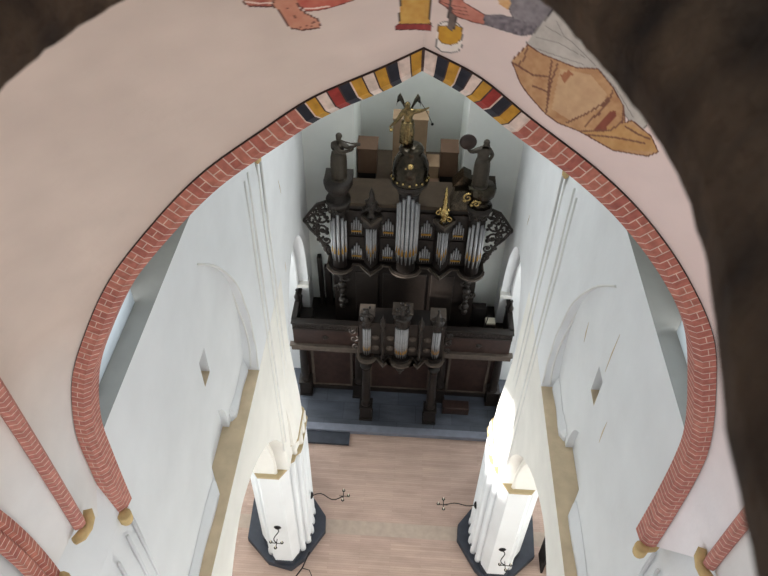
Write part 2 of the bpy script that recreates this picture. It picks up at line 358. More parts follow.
def paint(P):
    """pigment of the wall painting plus window light painted in at the feet, looked up on the drawing's own sheet"""
    shp = P.shape[:-1]; x, y = to_px(P.reshape(-1, 3)); C = np.tile(BASEP, (len(x), 1))
    n1 = vnoise(x, y, 9, 1); n2 = vnoise(x, y, 3, 2); n3 = vnoise(x, y, 30, 3)
    def c(*v): return np.array(srgb(v)[:3])
    wash_lit = np.clip((14.6-P.reshape(-1, 3)[:, 2])/1.6, 0, 1)[:, None]; C = C*(1-wash_lit)+c(233, 231, 229)*wash_lit  # whiter towards the feet: limewash, with the window light painted in
    C = C*(1-.05*n3[:, None]) + (c(238, 218, 214)-BASEP)*np.clip((x-300)/260, 0, 1)[:, None]*.8
    def fill(poly, col, col2=None, line=None, lw=.7):
        m_ = inpoly(x, y, poly)
        k = (n1*.6+n2*.4)[:, None]
        cc = c(*col)*(1-k)+c(*(col2 or col))*k
        C[m_] = cc[m_]
        if line: C[near(x, y, poly+[poly[0]], lw)] = c(*line)
    def line(pl, col, w=.6): C[near(x, y, pl, w)] = c(*col)
    a = lambda p: A((230, 0), 5.236, p)
    fill(a([(60, -20), (75, 15), (100, 32), (235, 36), (300, -20)]), (150, 66, 54), (190, 120, 100), (90, 50, 46))
    line(a([(80, 8), (150, 18), (240, 14)]), (230, 205, 190), .8)
    fill(a([(340, -20), (375, 40), (400, 58), (450, 56), (530, 40), (650, 0), (660, -20)]), (176, 74, 62), (200, 120, 100), (110, 54, 50), .5)
    line(a([(395, 44), (460, 42), (520, 32)]), (235, 210, 195), .7)
    fill(a([(235, -20), (222, 25), (262, 65), (290, 110), (318, 148), (350, 152), (372, 158), (400, 156), (425, 152), (440, 150), (468, 146), (472, 118), (455, 98), (400, 72), (362, 45), (345, -20)]), (206, 150, 124), (190, 122, 98), (96, 62, 54))
    for q in ([(365, 158), (372, 132)], [(398, 156), (404, 128)], [(425, 154), (430, 120)], [(444, 150), (440, 112)], [(300, 40), (340, 90), (350, 120)]): line(a(q), (120, 74, 62), .4)
    a = lambda p: A((380, 0), 4.267, p)
    fill(a([(88, -20), (84, 60), (80, 105), (215, 105), (210, 60), (218, -20)]), (214, 176, 96), (190, 136, 60), (70, 56, 48))
    fill(a([(80, 102), (64, 112), (68, 128), (150, 126), (220, 132), (222, 112), (212, 102)]), (158, 62, 58), (120, 44, 46), (80, 40, 40), .4)
    fill(a([(272, 92), (245, 110), (240, 150), (240, 200), (262, 220), (300, 226), (332, 220), (348, 200), (352, 120), (322, 92)]), (238, 230, 222), (226, 214, 206), (120, 116, 112), .6)
    fill(a([(250, 112), (246, 160), (262, 182), (300, 192), (330, 184), (346, 165), (350, 120), (325, 108)]), (206, 160, 50), (186, 130, 40), (130, 96, 44), .4)
    fill(a([(292, 50), (288, 118), (308, 134), (322, 112), (326, 50)]), (120, 106, 100), (90, 80, 78), (60, 54, 54), .4)
    fill(a([(255, -20), (252, 10), (280, 30), (330, 72), (400, 95), (442, 104), (452, 66), (400, 35), (355, 8), (345, -20)]), (206, 142, 124), (180, 108, 92), (110, 66, 60), .5)
    for q in ([(262, 8), (300, 22), (370, 34)], [(270, 24), (310, 40), (372, 50)], [(290, 44), (340, 58), (380, 66)]): line(a(q), (128, 78, 70), .4)
    line(a([(300, -10), (300, 52)]), (90, 76, 74), 1.6)
    fill(a([(446, 66), (520, 64), (568, 78), (552, 40), (548, -20), (800, -20), (730, 50), (690, 110), (655, 146), (600, 152), (520, 128), (444, 104)]), (160, 154, 156), (104, 98, 104), (76, 70, 74), .5)
    m_ = inpoly(x, y, a([(446, 66), (520, 64), (570, 78), (672, 110), (655, 146), (600, 152), (520, 128), (444, 104)])); C[m_] = (c(84, 78, 86)*(1-n2[:, None]*.9)+c(150, 142, 146)*n2[:, None]*.9)[m_]
    fill(a([(505, -20), (505, 15), (545, 42), (560, 20), (548, -20)]), (222, 192, 150), (206, 150, 90))
    a = lambda p: A((490, 0), 3.489, p)
    fill(a([(128, 150), (165, 100), (215, 45), (260, 0), (420, 90), (560, 420), (520, 470), (470, 400), (410, 300), (380, 240), (300, 235), (240, 218), (170, 190)]), (206, 200, 192), (178, 172, 164), (132, 126, 122), .4)
    for q in ([(160, 130), (240, 150), (330, 200)], [(190, 90), (280, 140), (370, 230)], [(230, 70), (260, 130)], [(380, 240), (440, 310), (500, 410)], [(400, 230), (460, 300)], [(150, 165), (220, 190), (330, 226)]): line(a(q), (140, 134, 130), .35)
    fill(a([(75, 212), (132, 156), (180, 188), (240, 212), (300, 236), (376, 240), (430, 306), (466, 370), (472, 428), (495, 420), (562, 475), (587, 530), (550, 545), (430, 525), (310, 457), (240, 430), (196, 400), (130, 326), (104, 286)]), (208, 168, 124), (170, 122, 84), (110, 70, 56), .6)
    m_ = inpoly(x, y, a([(245, 240), (350, 260), (410, 330), (380, 380), (280, 420), (215, 380)])); C[m_] = C[m_]*.6+c(222, 194, 158)*.4
    m_ = inpoly(x, y, a([(320, 460), (480, 430), (562, 478), (585, 530), (430, 520)])); C[m_] = C[m_]*.65+c(200, 156, 80)*.35
    fill(a([(412, 392), (438, 385), (440, 408), (412, 440), (396, 460), (362, 455)]), (150, 86, 66), (124, 66, 54))
    fill(a([(245, 262), (275, 245), (290, 258), (260, 292)]), (176, 118, 84), (150, 92, 66))
    for q in ([(236, 225), (212, 290), (196, 392)], [(216, 212), (204, 300), (200, 360)], [(412, 350), (340, 395), (268, 428)], [(428, 318), (412, 360), (330, 440)], [(410, 340), (380, 400)], [(466, 372), (462, 425), (420, 455), (318, 458)], [(85, 222), (150, 262), (206, 268)], [(130, 165), (120, 200), (100, 230)], [(470, 440), (520, 470), (560, 486)], [(340, 470), (440, 480), (540, 500)], [(150, 300), (200, 320)]): line(a(q), (124, 84, 66), .9)
    return C.reshape(shp+(3,))
RIM = [(-.27, .30), (-.285, .42), (-.275, .50), (-.25, .58), (-.2, .66), (-.08, .72), (.04, .70), (.105, .62), (.13, .53), (.15, .46), (.158, .40), (.163, .34), (.158, .28), (.150, .23), (.142, .19), (.135, .155), (.13, .10), (.12, -.02), (.05, -.16), (-.1, -.2), (-.24, -.12), (-.28, .1)]
def grid_mesh(name, G, m, colors=None):
    a, b = G.shape[:2]; V = G.reshape(-1, 3)
    I = np.arange(a*b).reshape(a, b); F = np.stack([I[:-1, :-1], I[1:, :-1], I[1:, 1:], I[:-1, 1:]], -1).reshape(-1, 4)
    ins = inpoly(V[:, 0], V[:, 1], [(-.06+(x+.06)*1.14, .27+(y-.27)*1.04) for x, y in RIM]) & (V[:, 2] > 17); F = F[~ins[F].any(1)]
    me = bpy.data.meshes.new(name); me.from_pydata(V.tolist(), [], F.tolist()); me.materials.append(m)
    me.polygons.foreach_set('use_smooth', [True]*len(F))
    if colors is not None:
        at = me.color_attributes.new('paint', 'FLOAT_COLOR', 'POINT'); at.data.foreach_set('color', np.c_[colors.reshape(-1, 3), np.ones(a*b)].astype(np.float32).ravel())
    return struct(link(bpy.data.objects.new(name, me)))
NT, NV = 880, 440
_s = np.linspace(0, 1, NT//2); WARP = np.where(_s < .75, _s/.75*.5, .5+(_s-.75)/.25*.5)
def pick(P): return P[np.clip((WARP*(len(P)-1)).round().astype(int), 0, len(P)-1)]
aL = pick(resample(archL, n=6001))[::-1]; aR = pick(resample(archR, n=6001))
AR = np.r_[aL, aR]; AR = np.c_[AR[:, 0], np.full(len(AR), 3.1), AR[:, 1]]
dL = pick(rib_pts(-1, 1, 6001))[::-1]; dR = pick(rib_pts(1, 1, 6001))
tw = np.r_[.5-WARP[::-1]/2, .5+WARP/2][:, None, None]
DR = np.r_[dL, dR]
vv = np.linspace(.04, 1, NV)[None, :, None]
tt = np.linspace(0, 1, NT)[:, None, None]
G = DR[:, None, :]*(1-vv)+AR[:, None, :]*vv
bul = np.sin(PI*tt)**1.5
G[..., 2] += (np.sin(PI*tw)**1.1*1.42*vv*(1-vv))[..., 0]
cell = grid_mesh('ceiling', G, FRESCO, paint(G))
# south, north and east cells
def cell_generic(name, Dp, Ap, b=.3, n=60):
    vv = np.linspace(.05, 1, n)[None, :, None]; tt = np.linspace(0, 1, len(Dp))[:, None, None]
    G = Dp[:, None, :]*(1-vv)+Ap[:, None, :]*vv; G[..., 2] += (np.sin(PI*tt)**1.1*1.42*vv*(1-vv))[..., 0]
    return grid_mesh(name, G, FRESCO, (lambda q: BASEP*(1-q)+np.array(srgb((232, 231, 230))[:3])*q)(np.clip((15.2-G[..., 2:3])/1.8, 0, 1)))  # low parts whitened: limewash plus painted-in window light
WA = []
for i in range(61):
    a_ = PI*i/60; WA.append((-2.1*math.cos(a_), 12.5+3.7*math.sin(a_)**.9))
WA = resample(WA, n=120, smooth=False)
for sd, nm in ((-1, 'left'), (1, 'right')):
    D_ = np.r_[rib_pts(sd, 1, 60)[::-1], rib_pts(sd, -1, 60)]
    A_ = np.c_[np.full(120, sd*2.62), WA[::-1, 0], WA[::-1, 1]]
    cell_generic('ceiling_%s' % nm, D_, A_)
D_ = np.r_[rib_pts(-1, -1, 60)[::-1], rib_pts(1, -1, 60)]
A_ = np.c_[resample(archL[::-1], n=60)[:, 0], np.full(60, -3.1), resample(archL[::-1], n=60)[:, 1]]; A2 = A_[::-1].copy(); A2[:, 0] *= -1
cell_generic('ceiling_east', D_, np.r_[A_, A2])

# ------------------------------------------------------------------ brick ribs
def c3(*v): return srgb(v)[:3]
RED = [c3(190, 118, 102), c3(182, 108, 94), c3(198, 126, 108), c3(178, 104, 92)]
JNT = c3(228, 200, 184); BLK = c3(46, 48, 58); OCH = c3(204, 154, 58); WHT = c3(236, 218, 206); RD = c3(162, 62, 56)
def brick_rib(name, P, Nrm, Bn, prof, special=(), step=.063, pale=0, split=True):
    """P points along rib, Nrm towards the opening, Bn towards the viewer's side; prof list of (n,b,kind)"""
    vs, fs, cs = [], [], []
    N = len(P)
    # courses
    d = np.r_[0, np.cumsum(np.linalg.norm(np.diff(P, axis=0), axis=1))]; L = d[-1]; n = int(L/step)
    def at(s, w): return np.array([np.interp(s, d, w[:, k]) for k in range(3)])
    for i in range(n):
        s0 = i*step; rows = [(s0, s0+step*.13, 'j'), (s0+step*.13, s0+step, 'b')]
        blk = special[i] if i < len(special) else None
        r = random.choice(RED); pf_ = min(1, pale*(i/n)); r = tuple(a*(1-pf_)+b*pf_ for a, b in zip(r, c3(226, 160, 150)))
        for (a, b, kd) in rows:
            A_, B_ = [(at(t, P), at(t, Nrm), at(t, Bn)) for t in (a, b)]
            for k in range(len(prof)-1):
                (n0, b0, q0), (n1, b1, q1) = prof[k], prof[k+1]
                kind = q0; col = r
                if blk is not None: col = blk if kd == 'b' else (c3(226, 204, 190) if blk == BLK else c3(80, 62, 58))
                else:
                    if kd == 'j': col = JNT
                    if kind == 'j' : col = JNT
                    if kind == 's' and i % 2 == 0 : col = JNT
                    if kind == 'c' : col = tuple(v*.9 for v in r) if kd == 'b' else JNT
                if kind == 'o': col = c3(70, 58, 56)
                q = [A_[0]+A_[1]*n0+A_[2]*b0, A_[0]+A_[1]*n1+A_[2]*b1, B_[0]+B_[1]*n1+B_[2]*b1, B_[0]+B_[1]*n0+B_[2]*b0]
                m0 = len(vs); vs += [tuple(x) for x in q]; fs.append((m0, m0+1, m0+2, m0+3)); cs.append(col)
    me = bpy.data.meshes.new(name); me.from_pydata(vs, [], fs); me.materials.append(BRICKA)
    at_ = me.color_attributes.new('paint', 'FLOAT_COLOR', 'CORNER'); at_.data.foreach_set('color', [v for c in cs for _ in range(4) for v in (*c, 1)])
    return struct(link(bpy.data.objects.new(name, me)))
def normals2(P, side):
    T = np.gradient(P, axis=0); T /= np.linalg.norm(T, axis=1)[:, None]; return T
PROF = [(0, -.12, 'o'), (0, .0, 'o'), (.006, .012, 'b'), (.046, .012, 's'), (.052, .012, 'b'), (.092, .012, 'c'), (.135, -.03, 'c'), (.15, -.16, 'c')]
seqL = [OCH, WHT, BLK, OCH, WHT, OCH, BLK, RD, WHT, OCH, BLK]
seqR = [WHT, BLK, OCH, BLK, WHT, OCH, RD, BLK, OCH, WHT]
for nm, pts, sq, sd in (('trim_50', archL, seqL, -1), ('trim_51', archR, seqR, 1)):
    Q = resample(pts, n=200); P = np.c_[Q[:, 0], np.full(200, 3.1), Q[:, 1]]
    T = normals2(P, sd); Nn = np.c_[-T[:, 2], np.zeros(200), T[:, 0]]
    if sd > 0: pass
    # towards the opening: down and inward
    s_ = np.sign(Nn@np.array([0, 0, -1.])+Nn[:, 0]*(-sd)*.7); Nn *= s_[:, None]
    for q in range(12):
        k = q/12; Nn[q] = Nn[q]*k+np.array([0, 0, -1.])*(1-k); Nn[q] /= np.linalg.norm(Nn[q])
    Bn = np.tile([0, -1., 0], (200, 1))
    brick_rib(nm, P, Nn, Bn, PROF, sq, .064, pale=.35)
def roundprof(r, n=7): return [(r*math.sin(PI*(-.5+i/n)) if False else -r*math.cos(PI*i/n), r*.9*math.sin(PI*i/n), 'b' if i % 2 else 'c') for i in range(n+1)]
for i, (sx, sy) in enumerate(((-1, 1), (1, 1), (-1, -1), (1, -1))):
    P = rib_pts(sx, sy, 200)[22:]; T = normals2(P, 0)
    side = np.array([sy*1., -sx*1., 0])/math.sqrt(2); Nn = np.tile(side, (len(P), 1)); Bn = np.cross(T, Nn); s_ = np.sign(-Bn[:, 2]-Bn[:, 0]*sx*.5); Bn *= s_[:, None]
    brick_rib('trim_%d' % (52+i), P+Bn*.0, Nn, Bn, [(-.056, 0, 'b'), (-.045, .06, 'c'), (0, .08, 'c'), (.045, .06, 'b'), (.056, 0, 'b')], (), .064, pale=.5)
for sd in (-1, 1):
    P = np.c_[np.full(120, sd*2.56), WA[::-1, 0], WA[::-1, 1]]; T = normals2(P, 0)
    Bn = np.tile([-sd*1., 0, 0], (120, 1)); Nn = np.cross(T, Bn)
    brick_rib('trim_%d' % (57+sd), P, Nn, Bn, [(-.1, 0, 'b'), (-.09, .06, 'c'), (-.03, .07, 'c'), (0, .04, 'b'), (.03, .07, 'c'), (.09, .06, 'c'), (.1, 0, 'b')], (), .064, pale=.5)
# corbels
def corbel(n, pts, x0, x1, z0, z1):
    struct(bevel(MB().prism(pts, z0, z1, 'z').build('trim_%d' % n, TANST), .015))
for sd, k in ((-1, 60), (1, 70)):
    xa = 2.62 if sd < 0 else 2.42
    # twin lobed corbel under the transverse arch
    m = MB()
    for dx, dy in ((.0, .05), (-.13, -.02)): m.lathe([(.05, -.1), (.062, -.07), (.066, .03), (.06, .04)], (sd*(xa+dx), 3.1+dy, 11.8), 12)
    m.tube([(sd*xa, 3.12, 11.77), (sd*(xa-.13), 3.1, 11.77)], .05, 8)
    struct(m.build('trim_%d' % k, TANST))
    m = MB(); m.tube([(sd*2.48, 2.71, 12.62), (sd*2.46, 2.65, 12.58), (sd*2.45, 2.58, 12.56), (sd*2.47, 2.51, 12.57), (sd*2.5, 2.45, 12.59)], [.035, .05, .042, .05, .035], 10)
    struct(m.build('trim_%d' % (k+1), TANST))
    m = MB(); m.lathe([(.04, -.12), (.07, -.05), (.09, .02)], (sd*2.47, 2.1, 12.62), 12); m.lathe([(.04, -.12), (.07, -.05), (.08, .02)], (sd*2.47, 1.98, 12.62), 12)
    struct(m.build('trim_%d' % (k+2), TANST))

# ------------------------------------------------------------------ the hole in the vault crown, rough masonry around the lens
rim = [(-.27, .30), (-.285, .42), (-.275, .50), (-.25, .58), (-.2, .66), (-.08, .72), (.04, .70), (.105, .62), (.13, .53), (.15, .46), (.158, .40), (.163, .34), (.158, .28), (.150, .23), (.142, .19), (.135, .155), (.13, .10), (.12, -.02), (.05, -.16), (-.1, -.2), (-.24, -.12), (-.28, .1)]
R0 = resample(rim+[rim[0]], n=221)[:-1]
for _ in range(12): R0 = (np.roll(R0, 1, 0)+2*R0+np.roll(R0, -1, 0))/4
ctr = np.array([-.06, .27]); rings = []
rng = np.random.RandomState(3)
nz_a = np.array([sum(math.sin(k*2*PI*i/220*1.0+ph)*am for k, ph, am in ((5, 1, .5), (9, 2, .4), (17, .3, .35), (31, 4, .25), (47, 2, .2))) for i in range(220)])
for zz, ex, jt in ((17.75, 0, .006), (17.78, -.006, .006), (17.84, .02, .010), (17.92, .07, .014), (18.0, .14, .016), (18.08, .2, .016), (18.16, .25, .016)):
    d_ = R0-ctr; L_ = np.linalg.norm(d_, axis=1)[:, None]; jitter = (np.roll(nz_a, int(zz*300) % 220)*jt*.25)[:, None] if zz > 17.77 else (nz_a*.0012)[:, None]
    rings.append(np.c_[ctr+d_/L_*(L_+ex+jitter), np.full(220, zz)+rng.randn(220)*.0006])
m = MB(); vs = [tuple(p) for r in rings for p in r]
out = np.c_[ctr+(R0-ctr)*3.0, np.full(220, 18.16)]; out2 = np.c_[ctr+(R0-ctr)*1.3, np.full(220, 17.80)]
vs += [tuple(p) for p in out]+[tuple(p) for p in out2]; K = len(rings)+2
for k in range(K):
    kk = (k+1) % K
    m.f += [(k*220+i, k*220+(i+1) % 220, kk*220+(i+1) % 220, kk*220+i) for i in range(220)]
m.v = vs; m.sm = [True]*len(m.f)
hole = m.build('vault_opening', RUBBLE); tag(hole, 'dark rough masonry rim of the hole in the vault, blurred, nearest the lens', 'masonry')

# ------------------------------------------------------------------ piers
def pier(sd, label):
    px, py = sd*2.75, 8.9
    t = empty('stone_pier', (px, py, 0), label, 'pier', None)
    def rel(m_): m_.v = [(sd*v[0]-px, v[1]-py, v[2]) for v in m_.v]; return m_
    plan = [(3.35, 10.0), (3.35, 8.5), (3.07, 8.15), (3.0, 7.98), (2.9, 7.85), (2.47, 7.85), (2.33, 8.08), (2.31, 8.22), (2.22, 8.28), (2.2, 8.42), (2.12, 8.5), (2.1, 8.62), (2.1, 9.35), (2.2, 9.45), (2.3, 9.7), (2.5, 10.0)]
    ex = lambda e: [(2.7+(x-2.7)*(1+e), 8.95+(y-8.95)*(1+e)) for x, y in plan]
    rel(MB().prism(plan, .2, 4.42, 'z')).build('shaft', WHITE, t)
    for q, (x, y, r) in enumerate(((2.27, 8.25, .07), (2.16, 8.46, .07), (2.13, 8.72, .08), (2.13, 8.98, .07), (2.13, 9.24, .06), (3.04, 8.1, .07))):
        rel(MB().lathe([(r*1.3, .25), (r*1.3, .4), (r, .5), (r, 4.4)], (x, y, 0), 12)).build('roll', WHITE, t)
    rel(MB().prism(ex(.06), 4.41, 4.45, 'z').prism(ex(.08), 4.45, 4.5, 'z')).build('impost', IMP, t)
    rs = [(2.72, 8.28), (2.3, 8.28), (2.16, 8.5), (2.12, 8.66), (2.12, 9.34), (2.25, 9.5), (2.72, 9.5)]
    rel(MB().prism(rs, 4.5, 4.88, 'z')).build('respond', CREAM, t)
    for x, y, r in ((2.2, 8.42, .06), (2.12, 8.7, .07), (2.12, 8.98, .07), (2.12, 9.26, .06)):
        rel(MB().lathe([(r, 4.5), (r, 4.86)], (x, y, 0), 12)).build('roll', CREAM, t)
    tb_ = MB(); vs = []
    for z, x in ((4.9, 2.12), (5.6, 2.14), (6.8, 2.22), (7.6, 2.26)): vs += [(2.5, 8.3-.0, z), (x+.06, 8.34, z), (x, 8.5, z), (x, 9.2, z), (x+.05, 9.3, z), (2.5, 9.3, z)]
    fs = [(6*q+r, 6*q+(r+1) % 6, 6*q+6+(r+1) % 6, 6*q+6+r) for q in range(3) for r in range(6)]+[(5, 4, 3, 2, 1, 0), (18, 19, 20, 21, 22, 23)]
    rel(tb_.add(vs, fs)).build('tapered_respond', CREAM, t)
    cx = [(2.42, 8.24), (2.3, 8.27), (2.1, 8.5), (2.09, 9.3), (2.2, 9.4), (2.42, 9.4)]
    c_ = rel(MB().prism([(2.72, 8.24)]+cx+[(2.72, 9.4)], 4.86, 4.93, 'z')).build('ledge', IMP, t)
    pl = [(3.8, 9.6), (3.75, 8.45), (3.1, 7.85), (2.5, 7.72), (2.2, 8.0), (1.75, 8.8), (1.78, 9.2), (2.2, 9.75), (3.0, 10.3)]
    b = rel(MB().prism(pl, 0, .22, 'z')).build('plinth', PLINTH, t); bevel(b, .015)
    skirt = rel(MB().prism(ex(.035), .2, .34, 'z')).build('base_skirting', PLINTH, t)
    skirt['label'] = 'black painted band at the foot'
    return t
pier(-1, 'white clustered stone pier on a black plinth left of the nave')
pier(1, 'white clustered stone pier on a black plinth, right of the nave')

# iron wall lights
def sconce(loc, rz, label, reach=.75):
    t = empty('candle_sconce', loc, label, 'wall light', 'iron wall candle arms on the piers'); t.rotation_euler.z = rz
    w = MB().lathe([(.09, -.02), (.09, .0), (.05, .03), (.0, .035)], (0, 0, 0), 16); w.v = [(v[0], -v[2], v[1]) for v in w.v]; w.build('wall_plate', IRON, t)
    pts = [(0, -.03, 0)]+[(.05*math.sin(i*.9), -.03-reach*i/8, .05*math.sin(i*.8)-.02) for i in range(1, 9)]
    MB().tube(pts, .013, 6).build('arm', IRON, t)
    e = pts[-1]
    MB().tube([(e[0]-.13, e[1], e[2]), (e[0]+.13, e[1], e[2])], .01, 6).tube([(e[0], e[1]-.13, e[2]), (e[0], e[1]+.1, e[2])], .01, 6).build('cross_bar', IRON, t)
    for dx, dy in ((-.13, 0), (.13, 0), (0, -.13)):
        h = MB().lathe([(.01, 0), (.035, .03), (.04, .04)], (e[0]+dx, e[1]+dy, e[2]), 10).build('drip_pan', IRON, t)
        MB().lathe([(.013, .03), (.013, .12)], (e[0]+dx, e[1]+dy, e[2]), 8).build('candle', CANDLE, h)
    return t
sconce((-2.02, 8.85, 1.9), math.radians(90), 'wrought iron candle arm on the nave face of the left pier')
sconce((2.02, 8.75, 2.1), math.radians(-90), 'wrought iron candle arm on the nave face of the right pier')
sconce((-2.7, 7.85, 2.1), 0, 'wrought iron candle arm on the near face of the left pier', .35)
sconce((2.68, 7.85, 1.7), 0, 'wrought iron candle arm on the near face of the right pier', .35)
t = empty('iron_floor_stand', (-2.2, 7.7, 0), 'small black iron stand lying against the left plinth', 'stand')
MB().tube([(-.25, -.25, .03), (.0, 0, .3), (.15, .35, .5)], .02, 6).build('rod', IRON, t)
MB().tube([(.0, 0, .3), (.18, -.02, .25), (.3, -.2, .05)], .012, 6).build('hook', IRON, t)

# ------------------------------------------------------------------ organ parts library
def pipe(parent, x, y, z0, z1, r, foot=.25, rot=0):
    fh = foot*min(1, (z1-z0))
    o = MB().lathe([(r*.25, z0), (r, z0+fh), (r, z1), (r*.8, z1)], (x, y, 0), 12).build('pipe', TIN, parent)
    md = MB().prism([(x-r*.62, z0+fh*.95), (x+r*.62, z0+fh*.95), (x+r*.5, z0+fh*1.35), (x, z0+fh*1.75), (x-r*.5, z0+fh*1.35)], y-r*1.08, y-r*.6, 'y').build('pipe_mouth', GOLD, o)
    return o
def wavy(feats, y0, xa, xb):
    """plan outline of a cornice front: feats (xc, halfwidth, depth, kind) -> list of (x,y)"""
    pts = [(xa, y0)]
    for xc, hw, dp, kd in feats:
        if kd == 'r':
            for i in range(13): a_ = PI*i/12; pts.append((xc-hw*math.cos(a_), y0-dp*math.sin(a_)))
        else: pts += [(xc-hw, y0), (xc, y0-dp), (xc+hw, y0)]
    pts.append((xb, y0)); return pts
def cornice(name, feats, y0, xa, xb, yb, layers, m, parent, off):
    mb = MB()
    for z0, z1, e in layers:
        P_ = wavy([(xc, hw+e, dp+e, kd) for xc, hw, dp, kd in feats], y0-e*.5, xa-e, xb+e)+[(xb+e, yb), (xa-e, yb)]
        mb.prism(P_, z0, z1, 'z')
    mb.v = [(v[0]-off[0], v[1]-off[1], v[2]-off[2]) for v in mb.v]
    return mb.build(name, m, parent, weld=False)
def scroll(mb, c, r, turns, a0, dirn, thick, plane='xz', y=0):
    pts = []
    n = int(14*turns)
    for i in range(n+1):
        t = i/n; a_ = a0+dirn*2*PI*turns*t; rr = r*(1-.85*t); pts.append((c[0]+rr*math.cos(a_), y, c[1]+rr*math.sin(a_)))
    mb.tube(pts, [thick*(1-.4*i/n) for i in range(n+1)], 6); return mb
def figure(name, loc, pose, m, h, label, cat, parent=None, skirt=True, props=None):
    """statue grown from a joint chain; pose: dict joint->(x,y,z) in units of height"""
    J = pose; names = list(J)
    E = [('pelvis', 'waist'), ('waist', 'chest'), ('chest', 'neck'), ('neck', 'head'), ('head', 'crown'), ('chest', 'shL'), ('shL', 'elL'), ('elL', 'haL'), ('haL', 'fiL'), ('chest', 'shR'), ('shR', 'elR'), ('elR', 'haR'), ('haR', 'fiR'),
         ('pelvis', 'hipL'), ('hipL', 'knL'), ('knL', 'anL'), ('anL', 'toL'), ('pelvis', 'hipR'), ('hipR', 'knR'), ('knR', 'anR'), ('anR', 'toR')]
    rad = dict(pelvis=.11, waist=.095, chest=.115, neck=.042, head=.062, crown=.052, shL=.06, shR=.06, elL=.042, elR=.042, haL=.022, haR=.022, fiL=.015, fiR=.015, hipL=.075, hipR=.075, knL=.055, knR=.055, anL=.032, anR=.032, toL=.024, toR=.024)
    me = bpy.data.meshes.new(name); me.from_pydata([tuple(c*h for c in J[k]) for k in names], [(names.index(a), names.index(b)) for a, b in E], [])
    o = bpy.data.objects.new(name, me); COL.objects.link(o)
    sk = o.modifiers.new('skin', 'SKIN')
    for i, k in enumerate(names):
        sv = me.skin_vertices[0].data[i]; sv.radius = (rad[k]*h, rad[k]*h); sv.use_root = (k == 'pelvis')
    ss = o.modifiers.new('s', 'SUBSURF'); ss.levels = 2; ss.render_levels = 2
    bpy.context.view_layer.update(); apply_mods(o)
    o.data.materials.clear(); o.data.materials.append(m); 
    for p in o.data.polygons: p.use_smooth = True
    o.name = 'body'; o.data.name = 'body'
    t = empty(name, loc, label, cat) if parent is None else parent
    o.parent = t
    if parent is not None: o.location = loc
    hp = J['head']
    hair = MB().ball((hp[0]*h, (hp[1]+.02)*h, (hp[2]+.03)*h), .062*h, 12, (1, 1, .95)).ball((hp[0]*h, (hp[1]+.07)*h, (hp[2]+.02)*h), .032*h, 8).build('hair', m, o)
    if skirt:
        p = J['pelvis']; mb = MB(); prof_z = [(.12, p[2]+.08), (.145, p[2]-.03), (.15, .34), (.145, .2), (.14, .08), (.14, .03)]
        n = 30; vs = []
        for i, (r, z) in enumerate(prof_z):
            k = i/5; cx = p[0]*(1-k)+.5*(J['anL'][0]+J['anR'][0])*k; cy = p[1]*(1-k)+.5*(J['anL'][1]+J['anR'][1])*k
            for q in range(n):
                a_ = 2*PI*q/n; f_ = 1+.12*k*math.sin(a_*9+i*.5)+.05*math.sin(a_*4); vs.append(((cx+r*f_*math.cos(a_))*h, (cy+r*.85*f_*math.sin(a_))*h, z*h))
        fs = [(i*n+q, i*n+(q+1) % n, (i+1)*n+(q+1) % n, (i+1)*n+q) for i in range(5) for q in range(n)]+[tuple(range(n)), tuple(5*n+q for q in range(n))[::-1]]
        mb.add(vs, fs, True).build('robe', m, o)
    return t, o

# ------------------------------------------------------------------ main organ case
OX, OY = 0, 14.0
org = empty('pipe_organ', (0, 14.0, 2.6), 'dark carved oak main organ case with five pipe towers standing behind the gallery front', 'organ')
def R_(mb): mb.v = [(v[0], v[1]-14.0, v[2]-2.6) for v in mb.v]; return mb
R_(MB().box(-1.95, 1.95, 14.05, 15.08, 2.6, 5.0)).build('lower_case', WOOD, org)
for x0, x1 in ((-1.35, -.72), (-.6, .6), (.72, 1.35)):
    p_ = R_(MB().box(x0, x1, 14.01, 14.06, 3.0, 4.75)).build('panel', WOOD, org); bevel(p_, .02)
for sx in (-1, 1):  # carved figure brackets
    mb = MB()
    for q in range(7): mb.ball((sx*1.72, 13.95, 3.5+q*.2), .1+.03*math.sin(q*2.2), 8)
    scroll(mb, (sx*1.62, 4.6), .12, 1.2, 0, sx, .03, y=13.9); scroll(mb, (sx*1.84, 4.2), .12, 1.2, 1, -sx, .03, y=13.9); scroll(mb, (sx*1.66, 3.7), .1, 1.2, 2, sx, .03, y=13.9)
    R_(mb).build('carved_bracket', CARVE, org)
F_MAIN = [(-1.75, .29, .3, 'r'), (-.92, .25, .3, 'v'), (0, .36, .3, 'r'), (.92, .25, .3, 'v'), (1.75, .29, .3, 'r')]
F_MAIN = sorted(F_MAIN)
cornice('middle_cornice', F_MAIN, 14.0, -2.02, 2.02, 15.08, [(4.86, 4.95, -.02), (4.95, 5.02, .05), (5.02, 5.1, .03)], WOOD, org, (0, 14.0, 2.6))
cornice('cornice_edge', F_MAIN, 14.0, -2.02, 2.02, 14.5, [(5.02, 5.06, .085)], WOODL, org, (0, 14.0, 2.6))
R_(MB().box(-1.98, 1.98, 14.12, 15.08, 5.08, 7.05)).build('upper_case', WOOD, org)
R_(MB().box(-1.98, 1.98, 14.02, 15.08, 7.0, 7.1)).build('case_roof', WOODT, org)
